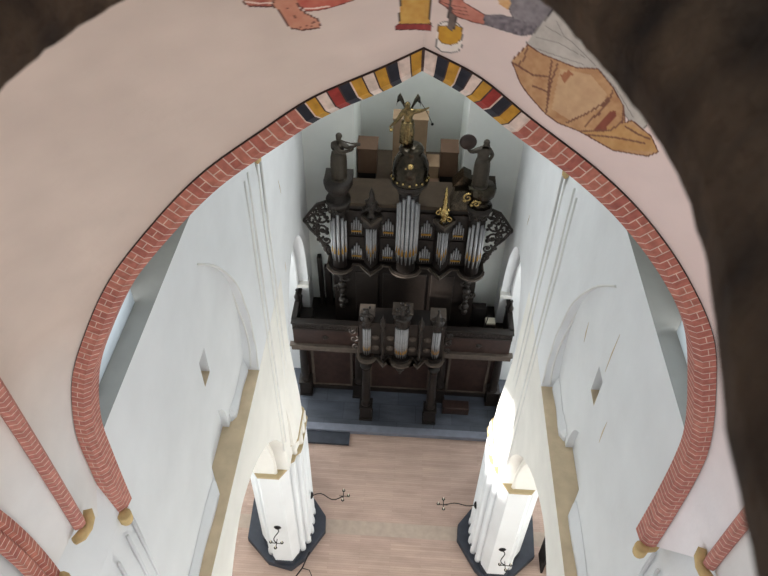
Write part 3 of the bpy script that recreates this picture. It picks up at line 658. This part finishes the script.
for sx in (-1, 1):
    for cxp in (sx*.49, sx*1.31):
        for z0, z1 in ((5.22, 5.86), (6.08, 6.72)):
            fr = R_(MB().box(cxp-.2, cxp+.2, 14.06, 14.13, z0-.08, z1+.1)).build('pipe_field', WOOD, org)
            for q in range(5):
                x = cxp-.12+.06*q; hh = (.36, .46, .56, .46, .36)[q]
                pp_ = MB().lathe([(.006, z0), (.024, z0+.14), (.024, z0+hh)], (x, 14.03, 0), 8)
                fp = R_(pp_).build('pipe', TIN, org)
            R_(MB().box(cxp-.13, cxp+.13, 13.99, 14.01, z0+.1, z0+.15)).build('gilt_mouth_row', GOLD, org)
# round side towers
for sx in (-1, 1):
    x0 = sx*1.75
    R_(MB().lathe([(.19, 5.1), (.19, 7.0)], (x0, 13.92, 0), 20)).build('tower', WOOD, org)
    for q in range(5):
        a_ = PI*(1.12+.76*q/4); pipe_h = (6.65, 6.8, 6.95, 6.8, 6.65)[q]
        o = pipe(org, 0, 0, 5.36, pipe_h, .041, .3); o.location = (x0+.185*math.cos(a_), 13.9+.185*math.sin(a_)-14.0, -2.6)
    R_(MB().lathe([(.21, 6.86), (.24, 6.95), (.26, 7.05), (.31, 7.15), (.31, 7.25)], (x0, 13.98, 0), 20)).build('tower_head', CARVE, org)
    R_(MB().lathe([(.31, 7.25), (.2, 7.32), (.26, 7.45), (.36, 7.62), (.36, 7.74), (.33, 7.8)], (x0, 14.05, 0), 10).box(x0-.34, x0+.34, 14.0, 14.5, 7.6, 7.78)).build('statue_stand', GLOSS if sx > 0 else CARVE, org)
    # foliage on the tower head
    mb = MB(); rr = random.Random(5+sx)
    for q in range(22): a_ = PI*(1+q/21); mb.ball((x0+.24*math.cos(a_), 13.95+.24*math.sin(a_), 6.93+.22*rr.random()), .045, 6)
    R_(mb).build('leaf_carving', CARVE, org)
    # V-shaped middle towers
    xm = sx*.92
    R_(MB().prism([(xm-.2, 14.1), (xm-.17, 14.0), (xm, 13.8), (xm+.17, 14.0), (xm+.2, 14.1)], 5.1, 6.6, 'z')).build('pointed_tower', WOOD, org)
    for q in range(5):
        dx = (-.11, -.058, 0, .058, .11)[q]; o = pipe(org, 0, 0, 5.28+.05*(abs(q-2)), 6.48-.05*abs(q-2)+.0, .03, .3); o.location = (xm+dx, 13.77+abs(dx)*1.25-14.0, -2.6)
    R_(MB().prism([(xm-.3, 14.2), (xm-.27, 13.98), (xm, 13.66), (xm+.27, 13.98), (xm+.3, 14.2)], 6.62, 6.72, 'z')).build('pointed_cornice', WOODL, org)
    R_(MB().prism([(xm-.24, 14.2), (xm-.22, 14.0), (xm, 13.76), (xm+.22, 14.0), (xm+.24, 14.2)], 6.35, 6.62, 'z').prism([(xm-.24, 14.4), (xm-.22, 14.0), (xm, 13.76), (xm+.22, 14.0), (xm+.24, 14.4)], 6.7, 6.78, 'z')).build('pointed_head', CARVE, org)
    # wing: openwork scrolls
    mb = MB(); rr = random.Random(8)
    for c_, r_, a_, d_ in (((2.14, 6.9), .17, 2, 1), ((2.2, 6.55), .2, .5, -1), ((2.42, 6.5), .17, 3.5, 1), ((2.2, 6.15), .19, 5.5, 1), ((2.1, 5.8), .15, 1, -1), ((2.08, 5.52), .13, 4, 1), ((2.58, 6.42), .12, 2.4, -1), ((2.38, 6.22), .13, 1.2, 1), ((2.32, 6.85), .12, 4.4, -1), ((2.42, 6.72), .1, 2, 1)):
        scroll(mb, (sx*c_[0], c_[1]), r_, 1.3, a_ if sx > 0 else PI-a_, d_*sx, .032, y=14.05)
    mb.tube([(sx*2.02, 14.05, 7.1), (sx*2.3, 14.05, 6.98), (sx*2.5, 14.05, 6.7), (sx*2.66, 14.05, 6.45), (sx*2.5, 14.05, 6.15), (sx*2.3, 14.05, 5.9), (sx*2.18, 14.05, 5.6), (sx*2.06, 14.05, 5.3)], .04, 6)
    for q in range(60): k_ = rr.random(); mb.ball((sx*(2.03+.58*rr.random()*(1-abs(k_-.55)*1.5)), 14.05+.03*rr.random(), 5.45+1.6*k_), .03+.035*rr.random(), 6)
    R_(mb).build('carved_wing', CARVE, org)
# centre tower
R_(MB().lathe([(.25, 5.1), (.25, 7.8)], (0, 13.92, 0), 24)).build('tower', WOOD, org)
for q in range(7):
    a_ = PI*(1.1+.8*q/6); o = pipe(org, 0, 0, 5.42, (7.3, 7.42, 7.56, 7.7, 7.56, 7.42, 7.3)[q], .047, .34); o.location = (.255*math.cos(a_), 13.9+.255*math.sin(a_)-14.0, -2.6)
R_(MB().lathe([(.3, 7.62), (.32, 7.7), (.32, 7.8), (.46, 7.88), (.46, 7.92)], (0, 13.98, 0), 24)).build('tower_head', CARVE, org)
R_(MB().lathe([(.46, 7.92), (.48, 7.98), (.42, 8.04), (.44, 8.2), (.42, 8.4), (.32, 8.6), (.25, 8.7), (.3, 8.76), (.26, 8.84), (.16, 8.9)], (0, 14.02, 0), 24)).build('domed_top', GLOSS, org)
mb = MB()
for q in range(9):
    a_ = PI*(1.05+.9*q/8); mb.ball((.45*math.cos(a_), 14.02+.45*math.sin(a_), 8.02+.03*(q % 2)), .035, 8)
mb.ball((0, 13.68, 8.5), .085, 10).ball((.12, 13.7, 8.44), .055, 8).ball((-.1, 13.68, 8.44), .05, 8)
R_(mb).build('gilt_garland', GILT, org)
# ornaments above the pointed towers
mb = MB(); x = -.92
mb.lathe([(.13, 6.78), (.06, 6.86), (.12, 7.0), (.15, 7.12), (.09, 7.3), (.05, 7.38), (.07, 7.46), (.03, 7.58), (.0, 7.7)], (x, 13.95, 0), 12)
for q in range(10): a_ = 2*PI*q/10; mb.ball((x+.13*math.cos(a_), 13.95+.13*math.sin(a_), 7.05+.1*(q % 3)), .045, 6)
scroll(mb, (x-.16, 7.0), .1, 1.2, 0, 1, .025, y=13.92); scroll(mb, (x+.16, 7.0), .1, 1.2, PI, -1, .025, y=13.92)
R_(mb).build('pinnacle_carving', CARVE, org)
x = .92; mb = MB()
mb.lathe([(.12, 6.72), (.06, 6.82), (.11, 6.95), (.13, 7.08), (.08, 7.22), (.05, 7.3), (.07, 7.4), (.04, 7.55), (.05, 7.62), (.0, 7.85)], (x-.02, 13.9, 0), 12)
for q in range(9): a_ = 2*PI*q/9; mb.ball((x-.02+.12*math.cos(a_), 13.9+.12*math.sin(a_), 6.9+.14*(q % 3)), .045, 6)
scroll(mb, (x-.16, 7.05), .1, 1.2, 0, 1, .028, y=13.86); scroll(mb, (x+.1, 6.85), .1, 1.2, PI, -1, .028, y=13.86)
R_(mb).build('gilt_pinnacle', GILT, org)
# glossy sloped hoods beside the right side tower
mb = MB(); mb.add([(1.02, 13.95, 7.1), (1.5, 13.95, 7.1), (1.5, 14.5, 7.1), (1.02, 14.5, 7.1), (1.1, 14.1, 7.55), (1.45, 14.05, 7.62), (1.45, 14.5, 7.66), (1.15, 14.5, 7.6)], [(0, 1, 5, 4), (1, 2, 6, 5), (2, 3, 7, 6), (3, 0, 4, 7), (4, 5, 6, 7), (0, 3, 2, 1)])
mb.prism([(1.05, 7.6), (1.3, 7.95), (1.5, 7.85), (1.45, 7.6)], 14.2, 14.6, 'y')
R_(mb).build('polished_hood', GLOSS, org)
mb = MB(); scroll(mb, (1.42, 7.6), .13, 1.3, 1, 1, .03, y=13.8); scroll(mb, (1.62, 7.5), .1, 1.3, 3, -1, .03, y=13.7); mb.ball((1.35, 13.82, 7.5), .06, 8).ball((1.52, 13.76, 7.42), .05, 8).ball((1.7, 13.7, 7.55), .045, 8)
R_(mb).build('gilt_scroll', GILT, org)

# statues
def P0(**k):
    d = dict(pelvis=(0, 0, .53), waist=(0, 0, .62), chest=(0, .01, .75), neck=(0, 0, .845), head=(0, -.01, .91), crown=(0, 0, .965), shL=(-.105, 0, .79), elL=(-.15, 0, .64), haL=(-.13, -.08, .52), fiL=(-.13, -.1, .46),
             shR=(.105, 0, .79), elR=(.15, 0, .64), haR=(.13, -.08, .52), fiR=(.13, -.1, .46), hipL=(-.06, 0, .48), knL=(-.065, -.02, .27), anL=(-.06, 0, .05), toL=(-.07, -.09, .02), hipR=(.06, 0, .48), knR=(.065, -.02, .27), anR=(.06, 0, .05), toR=(.07, -.09, .02))
    d.update(k); return d
hs = 1.28
t, b = figure('musician_statue', (-1.72, 14.05, 7.80), P0(shR=(.1, -.03, .79), elR=(.2, -.1, .76), haR=(.33, -.12, .82), fiR=(.37, -.12, .84), shL=(-.09, -.02, .79), elL=(.06, -.14, .68), haL=(.26, -.13, .73), fiL=(.3, -.12, .77), head=(.02, -.02, .91), crown=(.01, -.01, .965)), BRONZE, hs,
              'dark bronze-toned standing statue blowing a horn atop the left side tower', 'statue')
MB().tube([(.06*hs, -.09*hs, .9*hs), (.25*hs, -.12*hs, .87*hs), (.42*hs, -.12*hs, .86*hs)], [.012, .016, .045], 10).build('horn', BRONZE, t)
MB().lathe([(.2, 0), (.2, .04), (.17, .06)], (0, 0, -.02), 16).build('base', BRONZE, t)
t, b = figure('musician_statue', (1.68, 14.05, 7.80), P0(shL=(-.1, -.02, .8), elL=(-.24, -.06, .77), haL=(-.35, -.05, .9), fiL=(-.37, -.05, .94), shR=(.1, 0, .79), elR=(.17, .04, .66), haR=(.1, -.05, .56), fiR=(.07, -.08, .54), head=(.03, -.01, .91), crown=(.035, 0, .965)), BRONZE, hs,
              'dark bronze-toned standing statue lifting a tambourine atop the right side tower', 'statue')
tb = MB().lathe([(.0, -.03), (.19, -.03), (.2, 0), (.19, .03), (0, .03)], (0, 0, 0), 24); tb.v = [(v[0]-.31*hs, v[2]-.08, v[1]+.98*hs) for v in tb.v]; o = tb.build('tambourine', WOODR, t)
MB().lathe([(.2, 0), (.2, .04), (.17, .06)], (0, 0, -.02), 16).build('base', BRONZE, t)
ha = 1.1
t, b = figure('angel_statue', (-.12, 13.98, 8.90), P0(pelvis=(0, 0, .5), shR=(.1, -.02, .8), elR=(.25, -.05, .84), haR=(.38, -.05, .9), fiR=(.42, -.05, .93), shL=(-.1, -.02, .79), elL=(-.2, -.05, .62), haL=(-.33, -.1, .5), fiL=(-.37, -.12, .46), head=(-.02, -.02, .91), knR=(.1, -.06, .28), anR=(.04, .08, .08), toR=(.05, .06, .02)), ANGEL, ha,
              'gilded winged angel poised on the central dome holding a long thin staff', 'statue')
for sx in (-1, 1):
    mb = MB(); vs = []
    for i, (u, z, w) in enumerate(((.05, .72, .1), (.16, .9, .17), (.26, 1.0, .2), (.34, .92, .16), (.36, .78, .08))): vs += [(sx*u*.75, .12+.04*i, z*ha-w*.5), (sx*u*.75, .09+.04*i, z*ha+w*.5), (sx*u*.75, .125+.04*i, z*ha+w*.5), (sx*u*.75, .155+.04*i, z*ha-w*.5)]
    fs = [(4*i+j, 4*i+(j+1) % 4, 4*i+4+(j+1) % 4, 4*i+4+j) for i in range(4) for j in range(4)]+[(0, 1, 2, 3), (16, 17, 18, 19)]
    mb.add(vs, fs, True).build('wing', GLOSS, t)
MB().tube([(.24, -.1, 1.2), (.4, -.06, .93), (.55, -.02, .6)], .009, 6).ball((.555, -.02, .58), .035, 8).build('staff', IRON, t)
MB().ball((-.36, -.12, .45), .05, 8).build('wreath', GILT, t)

# boxes in the tower arch behind the case
loft = empty('wooden_loft', (0, 16, 5.4), 'dusty dark board loft in the tall recess behind the organ', 'loft')
o = MB().box(-1.44, 1.33, 15.1, 17.2, 6.52, 6.6).build('loft_floor', WOODT, loft); o.location = (0, -16, -5.4)
o = MB().box(-1.44, 1.33, 15.6, 15.7, 5.4, 6.52).build('loft_front', BOXD, loft); o.location = (0, -16, -5.4)
def crate(nm, x0, x1, y0, y1, z0, z1, m, label, legs=False):
    t = empty(nm, ((x0+x1)/2, (y0+y1)/2, z0), label, 'box'); w, d, h = (x1-x0)/2, (y1-y0)/2, z1-z0; b0 = .28*h if legs else 0
    bevel(MB().box(-w, w, -d, d, b0, h-.03).build('body', m, t), .008)
    bevel(MB().box(-w-.015, w+.015, -d-.015, d+.015, h-.03, h).build('lid', m, t), .005)
    if legs: MB().box(-w+.03, w-.03, -d+.03, d-.03, 0, b0).build('base', BOXD, t)
crate('wooden_box', -1.41, -.9, 15.6, 16.2, 6.6, 7.66, BOXW, 'brown wooden box on a black base behind the horn-blowing statue', True)
crate('wooden_box', .77, 1.22, 15.6, 16.2, 6.6, 7.68, BOXW, 'brown wooden box on a black base near the tambourine statue', True)
crate('wooden_cabinet', -.5, .38, 15.75, 16.2, 6.6, 8.5, BOXT, 'tall pale board cabinet directly behind the gilded angel')
crate('wooden_crate', .43, .74, 15.55, 16.1, 6.6, 7.25, BOXT, 'small pale crate between the tall cabinet and the right brown box')
crate('wooden_crate', .46, .74, 15.15, 15.5, 6.6, 6.9, BOXW, 'small orange-brown crate in front of the pale crate behind the dome')

# ------------------------------------------------------------------ gallery
gal = empty('organ_gallery', (0, 13.2, .15), 'dark oak organ gallery on columns with carved parapet and reddish panelled base', 'gallery')
def G_(mb): mb.v = [(v[0], v[1]-13.2, v[2]-.15) for v in mb.v]; return mb
G_(MB().box(-3.08, 3.08, 13.15, 15.08, 2.45, 2.6)).build('gallery_floor', WOOD, gal)
G_(MB().box(-3.12, 3.12, 13.08, 13.2, 2.44, 2.62).box(-3.16, 3.16, 13.04, 13.2, 2.62, 2.68)).build('beam', WOODL, gal)
for sx in (-1, 1):
    a_, b_ = sorted((sx*1.22, sx*3.05))
    G_(MB().box(a_, b_, 13.14, 13.2, 2.68, 3.28)).build('parapet_panel', WOODR, gal)
    G_(MB().box(a_, b_, 13.1, 13.22, 3.28, 3.34).box(a_, b_, 13.12, 13.2, 3.34, 3.54).box(a_-.02, b_+.02, 13.06, 13.26, 3.54, 3.6)).build('parapet_rail', WOOD, gal)
    mb = MB(); rr = random.Random(sx+3)
    for q in range(11):
        x = a_+.1+(b_-a_-.2)*q/10; scroll(mb, (x, 3.44), .075, 1.1, rr.random()*6, 1 if q % 2 else -1, .018, y=13.11)
    G_(mb).build('carved_frieze', CARVE, gal)
    mb = MB().ball((sx*2.15, 13.12, 2.98), .07, 8, (1, .5, 1.3)); scroll(mb, (sx*2.15, 2.98), .1, 1.1, 0, 1, .015, y=13.12); G_(mb).build('carved_boss', CARVE, gal)
    # return sides
    xo = sx*3.05; a2, b2 = sorted((xo, xo-sx*.08))
    G_(MB().box(a2, b2, 13.2, 14.9, 2.6, 3.28).box(a2-.02, b2+.02, 13.2, 14.9, 3.28, 3.34).box(a2, b2, 13.2, 14.9, 3.34, 3.54).box(a2-.03, b2+.03, 13.2, 14.9, 3.54, 3.6)).build('side_parapet', WOOD, gal)
    G_(MB().lathe([(.05, 3.6), (.08, 3.66), (.09, 3.74), (.05, 3.82), (.025, 3.95), (.04, 3.99), (.0, 4.06)], (xo-sx*.04, 13.95, 0), 12)).build('finial', WOOD, gal)
# base panelling behind the columns
G_(MB().box(-3.0, 3.0, 13.62, 13.72, .15, 2.45)).build('base_wall', WOODR, gal)
for x0, x1 in ((-2.6, -1.5), (-.85, .85), (1.5, 2.6)):
    for z0, z1 in ((.35, 1.95),):
        G_(MB().box(x0, x1, 13.56, 13.62, z0, z1)).build('base_panel', WOODR, gal)
        G_(MB().box(x0-.08, x1+.08, 13.5, 13.62, z1, z1+.07).box(x0-.08, x1+.08, 13.54, 13.62, z0-.06, z0).box(x0-.07, x0, 13.52, 13.62, z0-.03, z1+.03).box(x1, x1+.07, 13.52, 13.62, z0-.03, z1+.03)).build('panel_moulding', WOODL, gal)
G_(MB().box(-3.0, 3.0, 13.5, 13.62, .15, .3)).build('base_rail', WOOD, gal)
def column(x, y, zt, w=.34):
    c = G_(MB().box(x-w/2, x+w/2, y-w/2, y+w/2, .2, .72).box(x-w/2-.03, x+w/2+.03, y-w/2-.03, y+w/2+.03, .15, .24).box(x-w/2-.025, x+w/2+.025, y-w/2-.025, y+w/2+.025, .7, .77)).build('column_base', WOOD, gal)
    G_(MB().lathe([(.14, .77), (.145, .82), (.11, .86), (.125, 1.0), (.13, 1.2), (.105, zt-.22), (.13, zt-.18), (.105, zt-.15), (.14, zt-.08), (.17, zt-.05), (.17, zt)], (x, y, 0), 20)).build('column', WOODR if False else WOOD, gal)
for x, y, zt in ((-2.86, 13.38, 2.45), (2.86, 13.38, 2.45), (-1.22, 13.38, 2.45), (1.22, 13.38, 2.45), (-.95, 12.58, 2.6), (.95, 12.58, 2.6)): column(x, y, zt)

# ------------------------------------------------------------------ chair organ (small case on the gallery front)
co = empty('chair_organ', (0, 12.6, 2.6), 'small dark oak organ case with three pipe towers projecting from the gallery front', 'organ')
def K_(mb): mb.v = [(v[0], v[1]-12.6, v[2]-2.6) for v in mb.v]; return mb
FC = [(-.93, .2, .14, 'r'), (-.47, .15, .24, 'v'), (0, .27, .24, 'r'), (.47, .15, .24, 'v'), (.93, .2, .14, 'r')]
cornice('base_ledge', FC, 12.56, -1.16, 1.16, 13.2, [(2.82, 2.86, .02), (2.86, 2.92, .05)], WOODL, co, (0, 12.6, 2.6))
cornice('base_moulding', FC, 12.56, -1.16, 1.16, 13.2, [(2.62, 2.72, -.1), (2.72, 2.82, -.04), (2.92, 3.02, -.02)], WOOD, co, (0, 12.6, 2.6))
K_(MB().box(-1.14, 1.14, 12.6, 13.1, 3.0, 4.25)).build('case', WOOD, co)
K_(MB().box(-1.16, 1.16, 12.56, 13.12, 4.25, 4.32)).build('case_roof', WOOD, co)
for xc, r, zt, n, pr in ((-.93, .085, 4.12, 5, .024), (0, .15, 4.25, 7, .032), (.93, .085, 4.12, 5, .024)):
    K_(MB().lathe([(r, 3.0), (r, zt+.1)], (xc, 12.6, 0), 18)).build('tower', WOOD, co)
    for q in range(n):
        a_ = PI*(1.1+.8*q/(n-1)); k = abs(q-(n-1)/2)/(n-1); o = pipe(co, 0, 0, 3.06, zt-.12*k, pr, .2); o.location = (xc+(r+.005)*math.cos(a_), (r+.005)*math.sin(a_)-.0, -2.6)
    K_(MB().lathe([(r+.02, zt-.02), (r+.07, zt+.1), (r+.04, zt+.2), (r+.09, zt+.3), (r+.09, zt+.36)], (xc, 12.62, 0), 18)).build('tower_head', CARVE, co)
    w = r+.12; K_(MB().box(xc-w, xc+w, 12.62, 13.02, zt+.36, zt+.42)).build('tower_roof', WOODL, co)
    mb = MB(); rr = random.Random(int(xc*10)+20)
    hh = .62 if xc == 0 else .55
    mb.lathe([(.1, zt+.36), (.05, zt+.42), (.09, zt+.5), (.1, zt+.56), (.05, zt+hh+.04), (.06, zt+hh+.1), (0, zt+hh+.25)], (xc, 12.52, 0), 10)
    for q in range(14 if xc == 0 else 9):
        s_ = 2.2 if xc == 0 else 1; mb.ball((xc+(rr.random()-.5)*.16*s_, 12.5, zt+.35+rr.random()*(hh-.05)), .045, 6)
    scroll(mb, (xc-.11, zt+.5), .09, 1.2, 0, 1, .02, y=12.5); scroll(mb, (xc+.11, zt+.5), .09, 1.2, PI, -1, .02, y=12.5)
    K_(mb).build('crest_carving', CARVE, co)
for sx in (-1, 1):
    xq = sx*.5
    K_(MB().lathe([(.07, 3.02), (.04, 3.12), (.055, 3.3), (.04, 3.7), (.06, 4.1), (.03, 4.2), (.075, 4.32), (.07, 4.5), (.035, 4.56), (.0, 4.75)], (xq, 12.5, 0), 12)).build('colonnette', WOODL if False else CARVE, co)
    for xm in (sx*.3, sx*.7):
        for zc in (3.3, 3.72):
            md = MB().lathe([(0, .03), (.06, .02), (.085, -.0), (.095, .03), (.1, 0)], (0, 0, 0), 16); md.v = [(v[0]+xm, 12.6-v[2], v[1]+zc) for v in md.v]; K_(md).build('medallion', WOODL, co)
    mb = MB(); scroll(mb, (sx*1.28, 3.5), .13, 1.3, 1, sx, .03, y=12.7); scroll(mb, (sx*1.3, 3.78), .1, 1.3, 3, -sx, .025, y=12.7); scroll(mb, (sx*1.24, 3.2), .1, 1.3, 5, sx, .025, y=12.7)
    K_(mb).build('carved_wing', CARVE, co)
K_(MB().lathe([(0, 2.32), (.03, 2.36), (.05, 2.42), (.03, 2.48), (.12, 2.56), (.16, 2.7)], (0, 12.5, 0), 12)).build('pendant', CARVE, co)

# things on the gallery
b = bevel(MB().box(-.06, .06, -.1, .1, 0, 1.8).build('wooden_plank', WOOD), .01); b.location = (-2.42, 14.85, 2.6); b.rotation_euler = (math.radians(-4), math.radians(-2), 0)
tag(b, 'taller dark plank leaning against the white wall left of the organ', 'plank')
b = bevel(MB().box(-.09, .09, -.1, .1, 0, 1.45).build('wooden_plank', WOOD), .01); b.location = (-2.2, 14.85, 2.6); b.rotation_euler = (math.radians(-4), math.radians(-2), 0)
tag(b, 'shorter dark plank leaning beside the organ on its left', 'plank')
b = bevel(MB().box(-.18, .18, -.2, .2, 0, .62).build('wooden_chest', BOXD), .01); b.location = (-2.75, 13.85, 2.6); tag(b, 'black chest in the left corner of the gallery', 'chest')
b = bevel(MB().box(-.2, .2, -.12, .12, 0, .75).build('wooden_chest', BOXD), .01); b.location = (2.2, 14.35, 2.6); tag(b, 'black chest against the right flank of the organ', 'chest')
t = empty('wooden_stool', (2.52, 14.0, 2.6), 'small wooden stool with a pale cushion in the right corner of the gallery', 'stool')
bevel(MB().box(-.16, .16, -.14, .14, .42, .47).build('seat', WOODL, t)); bevel(MB().box(-.14, .14, -.12, .12, .47, .53).build('cushion', CANDLE, t), .02)
for x in (-.12, .12):
    for y in (-.1, .1): MB().tube([(x, y, .42), (x*1.15, y*1.15, 0)], .018, 6).build('leg', WOOD, t)
t = empty('lamp_stand', (2.3, 13.75, 2.6), 'thin black music lamp rod leaning beside the stool', 'lamp')
MB().tube([(0, 0, .02), (.12, .1, .9)], .014, 6).build('rod', IRON, t); MB().lathe([(.1, 0), (.1, .02), (.02, .03)], (0, 0, 0), 12).build('foot', IRON, t)
t = empty('book_stack', (2.78, 13.6, 2.6), 'small stack of pale books at the right end of the gallery', 'books')
for q in range(4): MB().box(-.1+.01*q, .1, -.14, .13-.01*q, .07*q, .07*q+.065).build('book', (CANDLE, WOODR, BOXT, CANDLE)[q], t)
b = bevel(MB().box(-.4, .4, -.16, .16, 0, .3).build('low_bench', WOODR), .015); b.location = (1.75, 12.95, .15); tag(b, 'low reddish bench between the right columns under the gallery', 'bench')
b = bevel(MB().box(-.22, .22, -.5, .5, 0, .62).build('side_cabinet', BOXD), .015); b.location = (3.25, 12.75, .15); tag(b, 'dark cabinet beneath the right end of the gallery', 'cabinet')
# dark pew end seen through the right arch
t = empty('church_pew', (4.45, 8.4, 0), 'dark pew corner glimpsed through the right arch', 'pew')
MB().box(-.5, .5, -.25, .15, .4, .46).build('seat', BOXD, t); MB().box(-.5, .5, .15, .22, 0, 1.0).build('backrest', BOXD, t)
MB().box(-.55, -.5, -.3, .22, 0, 1.0).build('end_panel', BOXD, t); MB().box(.5, .55, -.3, .22, 0, 1.0).build('end_panel', BOXD, t)
# wire bracket beside the right corbel
t = empty('wire_bracket', (2.45, 3.0, 11.2), 'small bent wire bracket on the wall below the right arch corbel', 'bracket')
MB().tube([(.02, -.05, -.1), (-.04, -.05, .06), (-.05, .02, .1), (-.03, .04, -.04)], .006, 5).tube([(.02, -.05, -.1), (.06, -.05, -.1)], .006, 5).build('wire', IRON, t)

# ------------------------------------------------------------------ light
w = bpy.data.worlds.new('sky'); S.world = w; w.use_nodes = True
bg = w.node_tree.nodes['Background']; bg.inputs[0].default_value = (.96, .98, 1, 1); bg.inputs[1].default_value = 1.6
def area(name, loc, rot, sx, sy, power, col=(.94, .97, 1)):
    l = bpy.data.lights.new(name, 'AREA'); l.shape = 'RECTANGLE'; l.size = sx; l.size_y = sy; l.energy = power; l.color = col
    o = bpy.data.objects.new(name, l); o.location = loc; o.rotation_euler = rot; COL.objects.link(o); return o
for sd in (-1, 1):
    R = (0, math.radians(90 if sd < 0 else -90), 0)
    for y, z0, z1, wd, p in ((4.4, 5.6, 8.6, 1.6, 300), (9.85, 4, 7.6, 1.6, 320), (1.0, 4, 7, 1.6, 200), (14.9, 2, 6.6, 1.4, 420)):
        R2 = (0, math.radians(-90 if sd < 0 else 90), 0)
        area('window_light', (sd*6.4, y, (z0+z1)/2), R2, z1-z0, wd, p)
    area('clerestory_light', (sd*3.2, 12.05, 14.0), (0, math.radians(-90 if sd < 0 else 90), 0), 3, 1.5, 480)  # lamp added out of view to brighten the west end
    area('east_fill_light', (sd*3.05, 0, 13.2), (0, math.radians(-90 if sd < 0 else 90), 0), 4, 2.6, 60)  # added fill lamp, out of view, lighting the painted vault
    area('clerestory_light', (sd*2.98, 4.05, 14.6), (0, math.radians(-90 if sd < 0 else 90), 0), 3, 1.8, 130)
    area('west_window_light', (sd*4.25, 16.7, 3.4), (math.radians(-90), 0, 0), 1.4, 5.2, 600)
area('tower_fill_light', (0, 16.3, 15.5), (math.radians(-18), 0, 0), 2.4, 1.6, 520)  # unseen lamp added to brighten the recess behind the organ
sl = bpy.data.lights.new('sun', 'SUN'); sl.energy = 30; sl.angle = math.radians(3.5); sl.color = (1, .97, .92)
so = bpy.data.objects.new('sun', sl); d = Vector((1, .5, -.2)).normalized(); so.rotation_euler = d.to_track_quat('-Z', 'Y').to_euler(); so.location = (-20, 0, 20); COL.objects.link(so)
